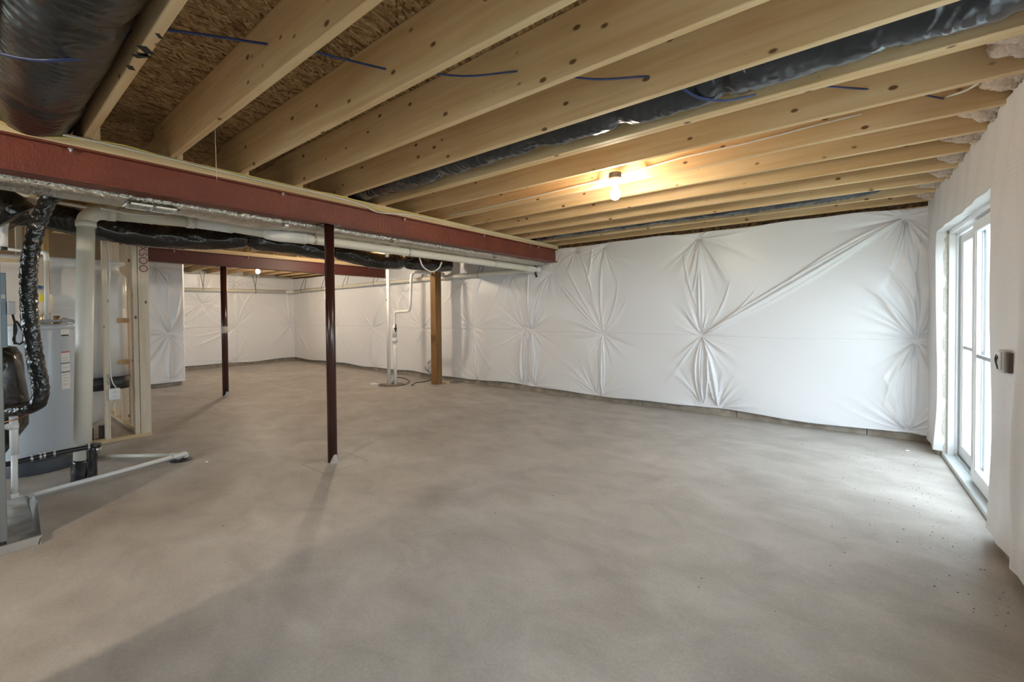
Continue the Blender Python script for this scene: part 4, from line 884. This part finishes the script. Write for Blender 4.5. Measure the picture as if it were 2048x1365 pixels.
for z, ins in ((.66, .0), (1.0, .0), (1.38, .002), (1.395, .006), (1.41, .002), (1.74, 0), (1.78, .03), (1.80, .045), (1.86, .05), (1.87, .01), (1.90, .008), (1.905, .05)):
    up.append((rrect(-6.9, -6.13 - ins, -.45, 1.075 - ins, .10), z))
loft(up).build('surround_wall', FIBER, sh)
tb = [(rrect(-6.85, -6.30, -.35, .82, .14), .13), (rrect(-6.87, -6.24, -.37, .92, .14), .20), (rrect(-6.89, -6.18, -.40, .98, .12), .40), (rrect(-6.9, -6.15, -.44, 1.02, .10), .55), (rrect(-6.9, -6.14, -.44, 1.03, .10), .66)]
loft(tb).build('tub', FIBER, sh)
loft([(rrect(-6.9, -6.105, -.45, 1.078, .10), .53), (rrect(-6.9, -6.105, -.45, 1.078, .10), .665)]).build('band', STRAPM, sh)
for z in (.82, 1.27): MB().box(-6.14, -6.10, .98, 1.075, z - .03, z + .02, .006).build('corner_tab', mat('bare_wood_tab', (.6, .38, .2), .8), sh)
for y in (.70, .84): MB().box(-6.32, -6.22, y, y + .09, 0, .13, .004).build('foot', RUBBER, sh)
# water heater
HX, HY, HR = -5.52, .355, .245
wh = thing('water_heater', (HX, HY, 0), 'grey enamel electric water heater in the utility corner', 'water heater')
MB().lathe(HX, HY, [(HR - .004, .13), (HR, .14), (HR, 1.19), (HR - .003, 1.2), (HR + .002, 1.205), (HR + .002, 1.238), (HR - .006, 1.247), (0.001, 1.252)], 64).build('tank', TANK, wh)
MB().lathe(HX, HY, [(HR + .03, 0), (HR + .034, .09), (HR + .02, .13), (HR - .01, .135)], 64).build('base_ring', DKBLUE, wh)
def wrap_label(a0, a1, z0, z1, m, off=.0012, name='label'):
    mb = MB().lathe(HX, HY, [(HR + off, z0), (HR + off, z1)], 10, a0, a1); return mb.build(name, m, wh)
ac = math.atan2(-HY, -HX)   # toward the viewpoint
for (a0, a1, z0, z1) in ((.62, .92, 1.14, 1.20), (.62, .92, .91, 1.0), (.62, .92, .83, .90), (.62, .92, .68, .82)): wrap_label(ac + a0, ac + a1, z0, z1, WHITEP)
wrap_label(ac + .62, ac + .92, .998, 1.008, REDL, .002); wrap_label(ac + .64, ac + .9, 1.142, 1.155, RUBBER, .002, 'print_line')
for z in (.80, .775, .75, .72, .865, .93, .95): wrap_label(ac + .66, ac + .86, z, z + .004, LINER, .002, 'print_line')
for z in (.905, .828): wrap_label(ac + .60, ac + .92, z, z + .006, RUBBER, .002, 'print_line')
ft = MB(); 
for (dx, dy, h) in ((.12, -.05, .09), (.10, .12, .07)): ft.tube([(HX + dx, HY + dy, 1.245), (HX + dx, HY + dy, 1.25 + h)], .022, 14, smoothp=False)
ft.build('fitting', BRASS, wh)
m = MB().tube([(HX + .12, HY - .03, 1.27), (HX + .14, HY + .10, 1.275), (HX + .13, HY + .19, 1.28), (HX + .12, HY + .24, 1.26), (HX + .10, HY + .27, 1.245)], .012, 12, .02); m.tube([(HX + .135, HY + .14, 1.277), (HX + .13, HY + .18, 1.28)], .022, 14, smoothp=False); m.build('relief_line', LINER, wh)
ch = thing('supply_pipe', (HX + .08, .42, 1.25), 'slim white supply pipe rising from the water heater top', 'pipe')
MB().tube([(HX + .10, .415, 1.25), (HX + .06, .425, 1.82)], .014, 14, smoothp=False).tube([(HX + .09, .416, 1.28), (HX + .085, .418, 1.33)], .022, 14, smoothp=False).build('pipe', PVC, ch)
m = MB().tube([(HX + .062, .425, 1.80), (HX + .06, .425, 1.845), (HX + .05, .415, 1.868), (HX + .0, .36, 1.872)], .018, 14, .01); m.build('elbow', PVC, ch)
MB().tube([(HX + .0, .38, 1.872), (HX - .1, .12, 1.90)], .013, 12, smoothp=False).build('pipe', PVC, ch)
# expansion tank
et = thing('expansion_tank', (-5.76, .42, 1.3), 'cream expansion tank with a yellow label above the water heater', 'tank')
MB().lathe(-5.76, .415, [(.001, 1.33), (.05, 1.345), (.072, 1.38), (.074, 1.50), (.06, 1.545), (.03, 1.565), (.001, 1.57)], 32).build('shell', CREAM, et)
MB().tube([(-5.76, .415, 1.25), (-5.76, .415, 1.34)], .014, 12, smoothp=False).build('neck', BRASS, et)
MB().lathe(-5.76, .395, [(.03, 1.565), (.032, 1.59), (.001, 1.60)], 20).build('cap', BLUEL, et)
MB().lathe(-5.76, .415, [(.0755, 1.45), (.0755, 1.515)], 10, ac - .25, ac + .35).build('label', YLAB, et)
# black insulated refrigerant hose
hp = [(-4.20, .40, 2.17), (-4.28, .355, 2.12), (-4.3, .31, 1.972), (-4.3, .270, 1.78), (-4.3, .250, 1.50), (-4.3, .257, 1.225), (-4.3, .275, 1.0), (-4.3, .292, .885), (-4.3, .292, .78), (-4.31, .27, .715), (-4.36, .22, .69), (-4.45, .13, .68), (-4.55, .03, .68)]
Rh = np.random.RandomState(9); ph = Rh.uniform(0, 6, 4)
o = tube(hp, .041, 26, .012, fr=lambda L, a: 1 + .05 * math.sin(L * 120 + 3 * math.sin(a + ph[0])) + .05 * math.sin(3 * a + L * 17) + (.05 * math.sin(a * 7 + L * 60))).build('insulated_hose', HOSEW)
tag(o, 'black wrapped insulated hose curving down in front of the water heater', 'hose')
cable('copper_line', [(-4.55, .36, 2.08), (-4.55, .30, 1.95), (-4.55, .255, 1.75), (-4.55, .235, 1.5), (-4.55, .25, 1.3), (-4.5, .27, 1.15)], .0065, COPPER, 'thin copper line curving beside the black hose', 'pipe')
cable('copper_line', [(-4.52, .245, .70), (-4.5, .30, .74), (-4.42, .285, .68), (-4.42, .20, .62), (-4.5, .10, .59)], .004, COPPER, 'thin copper tube under the bottom curve of the black hose', 'pipe')
# wrapped plenum
pb = MB(); pb.lathe(-4.86, .08, [(.10, 1.10), (.13, 1.09), (.165, 1.03), (.175, .95), (.18, .80), (.188, .66), (.185, .60), (.18, .50), (.13, .40), (.08, .32), (.02, .30)], 48,
     fr=lambda a, z: 1 + .03 * math.sin(5 * a + z * 11) + .02 * math.sin(11 * a - z * 31) + .02 * math.sin(z * 60 + 2 * math.sin(3 * a)))
tag(pb.build('wrapped_plenum', BLACKW), 'bulging black film wrapped plenum at the left edge in front of the water heater', 'duct')
# condensate line
cl = thing('condensate_line', (-4.6, .18, 0), 'thin white condensate pipe dropping to the floor and running to the drain', 'pipe')
MB().tube([(-4.6, .183, .63), (-4.6, .182, .34)], .022, 18, smoothp=False).tube([(-4.6, .05, .54), (-4.6, .183, .545)], .0185, 16, smoothp=False).tube([(-4.6, .15, .544), (-4.6, .165, .544)], .0225, 16, smoothp=False).tube([(-4.6, .182, .56), (-4.6, .182, .52)], .026, 18, smoothp=False).build('tee', PVC, cl)
MB().tube([(-4.6, .182, .36), (-4.6, .178, .05)], .0165, 16, smoothp=False).build('pipe', PVC, cl)
MB().tube([(-4.6, .178, .065), (-4.6, .178, .035), (-4.6, .188, .022), (-4.6, .215, .020)], .0215, 18, .006).build('elbow', PVC, cl)
MB().tube([(-4.6, .20, .020), (-4.72, 1.13, .045)], .0165, 16, smoothp=False).build('pipe', PVC, cl)
MB().tube([(-4.715, 1.10, .044), (-4.72, 1.15, .046), (-4.725, 1.185, .048), (-4.74, 1.20, .03), (-4.74, 1.20, .008)], .023, 16, .008).build('elbow', PVC, cl)
text('print', 'SCH 40  PR 480 PSI  ASTM D 1785', cl, basis((-4.64, .60, .0315 + .018), (-.12, .93, .025), (-.95, -.12, .3)), .018, LINER, .0003)
c3 = MB().tube([(-5.43, .695, .02), (-4.80, 1.13, .035)], .0165, 16, smoothp=False).tube([(-4.83, 1.11, .034), (-4.79, 1.14, .036), (-4.76, 1.155, .03), (-4.755, 1.16, .006)], .022, 16, .008)
tag(c3.build('condensate_line', PVCO), 'second cream drain tube reaching the floor drain from behind the riser', 'pipe')
dr = MB().lathe(-4.72, 1.165, [(0.001, .006), (.078, .006), (.084, .003), (.085, 0)], 36)
tag(dr.build('floor_drain', RUBBER), 'round dark floor drain grate at the end of the white tubes', 'drain')
hz = thing('rubber_hose', (-4.72, .33, .2), 'black rubber hose with steel clamps passing in front of the riser', 'hose')
MB().tube([(-4.72, .06, .245), (-4.70, .15, .258), (-4.69, .30, .272), (-4.69, .45, .277), (-4.70, .58, .275)], .0185, 16, .02).build('hose', RUBBER, hz)
for y in (.262, .305, .325, .375, .56):
    z = float(np.interp(y, [.06, .15, .30, .45, .57], [.245, .258, .272, .277, .275])); m = MB().tube([(-4.69, y, z), (-4.69, y + .012, z)], .0215, 16, smoothp=False); m.box(-4.69, -4.675, y, y + .012, z + .018, z + .036, .002); m.build('clamp', STEEL, hz)
# furnace cabinet edge and drip pan
fc = thing('furnace', (-3.98, -.2, 0), 'grey steel furnace cabinet cut off by the left edge of the photo', 'furnace')
MB().box(-4.30, -3.655, -.36, .102, .06, 1.93, .006).build('cabinet', GREYM, fc); MB().box(-3.68, -3.65, .07, .108, .0, .07, .004).build('foot', RUBBER, fc)
MB().box(-3.66, -3.64, .085, .112, .07, 1.93, .003).build('corner_post', GREYM, fc)
m = MB(); m.box(-4.55, -3.66, .11, .235, .004, .007); m.build('tray_x', RUSTPAN); bpy.data.objects.remove(bpy.data.objects['tray_x'])
pn = thing('drip_pan', (-4.05, .1, 0), 'galvanised drip pan with rusty floor beside the furnace', 'pan')
MB().box(-4.56, -3.65, -.36, .232, .002, .006).build('pan_floor', RUSTPAN, pn)
m = MB(); m.box(-3.652, -3.636, -.36, .236, .0, .05, .002); m.box(-4.56, -4.552, -.36, .24, 0, .04, .002)
m.add([(-3.636, .226, 0), (-3.636, .240, .05), (-4.2, .262, .085), (-4.56, .262, .05), (-4.56, .24, 0), (-3.636, .222, 0), (-3.636, .236, .05), (-4.2, .258, .085), (-4.56, .258, .05), (-4.56, .236, 0)],
      [(0, 1, 2, 3, 4), (9, 8, 7, 6, 5), (0, 5, 6, 1), (1, 6, 7, 2), (2, 7, 8, 3), (3, 8, 9, 4), (4, 9, 5, 0)])
m.build('pan_rim', GALV, pn)
# shut off box, strut, can, stub pipe
es = thing('disconnect_switch', (-4.55, .12, 1.2), 'blue grey steel channel with small white switch box at the left edge', 'switch')
MB().box(-4.62, -4.58, .135, .165, 1.10, 1.62, .003).build('channel', BLUEG, es); MB().box(-4.60, -4.55, .085, .13, 1.05, 1.62, .003).build('channel', BLUEG, es)
MB().box(-4.60, -4.54, .165, .205, 1.33, 1.42, .005).build('switch_box', WHITEP, es); MB().box(-4.575, -4.565, .13, .16, 1.44, 1.47, .002).build('label', WHITEP, es)
cable('cable', [(-4.57, .19, 1.33), (-4.57, .205, 1.22), (-4.57, .19, 1.15), (-4.57, .22, 1.12), (-4.57, .245, 1.17), (-4.57, .225, 1.24), (-4.57, .20, 1.28), (-4.56, .195, 1.12)], .006, BLACKC, 'grey looped cable hanging below the small white switch box', step=.02)
wsb = thing('stub_pipe', (-5.0, .17, 1.9), 'short white pipe hanging at the upper left with a dark end', 'pipe')
MB().tube([(-5.0, .205, 2.15), (-5.0, .18, 2.0), (-5.0, .175, 1.845)], .020, 16, .03).build('pipe', PVC, wsb); MB().tube([(-5.0, .175, 1.85), (-5.0, .175, 1.82)], .018, 14, smoothp=False).build('end_plug', BLACKC, wsb)
cable('conduit', [(-5.2, .25, 2.30), (-5.2, .5, 2.275), (-5.2, .78, 2.26)], .014, PVCO, 'slim off white conduit behind the black hose under the joists', 'pipe')
cable('conduit', [(-4.35, .62, 2.12), (-4.35, .8, 2.105), (-4.35, 1.0, 2.125)], .008, WHITEC, 'white cable bowing below the foil duct beside the register')
cable('cable', [(-5.0, .10, 1.88), (-5.0, .2, 1.98), (-5.0, .30, 2.07), (-5.0, .34, 2.10)], .004, mat('brown_line', (.12, .06, .03), .5), 'thin brown line slanting up at the left behind the stub pipe', 'pipe')
pj = MB().box(-4.95, -4.91, .30, .34, 2.10, 2.36, .003); tag(pj.build('hanger_block', STUD), 'short timber drop hanging from the joists above the black hose', 'block')
cn = thing('spray_can', (-4.62, .085, 0), 'small can with red and white label behind the furnace foot', 'can')
MB().lathe(-4.62, .10, [(.001, .0), (.033, .0), (.033, .035)], 24).build('can_base', BRASS, cn); MB().lathe(-4.62, .10, [(.0332, .035), (.0332, .10)], 24).build('label', REDL, cn); MB().lathe(-4.62, .10, [(.0335, .06), (.0335, .075)], 24).build('label_band', WHITEP, cn)
MB().lathe(-4.62, .10, [(.033, .10), (.025, .115), (.012, .12), (.001, .125)], 24).build('can_top', WHITEP, cn)
cable('cable', [(-3.92, 3.28, 1.97), (-3.92, 3.33, 1.87), (-3.92, 3.46, 1.82), (-3.92, 3.58, 1.87), (-3.92, 3.63, 1.95)], .009, WHITEC, 'white tube looping below the drain pipe left of the timber post', 'pipe')
tag(tube([(-3.86, 5.60, 2.10), (-3.86, 5.58, 2.0), (-3.84, 5.60, 1.88)], .018, 12, .03).build('rubber_pipe', RUBBER), 'short black pipe end poking from the sheet below the near beam end', 'pipe')

# switch on the door wall
sx = thing('light_switch', (.66, 3.25, .98), 'bare light switch box with wires on the door wall', 'switch')
MB().box(.652, .70, 3.198, 3.278, .985, 1.10, .004).build('box', mat('pale_box', (.62, .62, .60), .5), sx); MB().box(.664, .70, 3.165, 3.197, .99, 1.09).build('gap_filler', mat('brown_gap', (.14, .11, .09), .9), sx)
MB().box(.644, .653, 3.212, 3.262, 1.0, 1.09, .003).build('switch_body', WHITEP, sx)
MB().tube([(.645, 3.24, 1.07), (.638, 3.245, 1.04), (.645, 3.24, 1.0)], .003, 6, .01).tube([(.645, 3.265, 1.075), (.64, 3.268, 1.05), (.648, 3.265, 1.0)], .003, 6, .01).build('wires', BLACKC, sx)

# litter on the floor near the door
lt = MB(); R = np.random.RandomState(21)
for k in range(190):
    if k < 130: x = .62 - abs(R.normal(0, .35)); y = R.uniform(2.6, 5.2)
    else: x = R.uniform(-3.5, .5); y = R.uniform(.8, 5.0)
    s = R.uniform(.002, .007); a = R.uniform(0, 3.14); c, q = math.cos(a) * s, math.sin(a) * s
    lt.add([(x - c, y - q, 0), (x + q * .5, y - c * .5, 0), (x + c, y + q, 0), (x - q * .5, y + c * .5, 0), (x, y, s * .6)], [(0, 1, 4), (1, 2, 4), (2, 3, 4), (3, 0, 4)])
tag(lt.build('floor_litter', BARK), 'scattered dark leaf crumbs and grit on the concrete by the glass door', 'litter', kind='stuff')
for (x, y, lab) in ((.50, 5.30, 'white crumb of foam on the floor near the door wall corner'), (-4.45, 1.28, 'white crumb on the floor right of the floor drain')):
    tag(MB().ball((x, y, .006), .014, 10, 6, (1.4, .8, .45)).build('foam_crumb', WHITEP), lab, 'scrap')
print('scene built', len(bpy.data.objects))
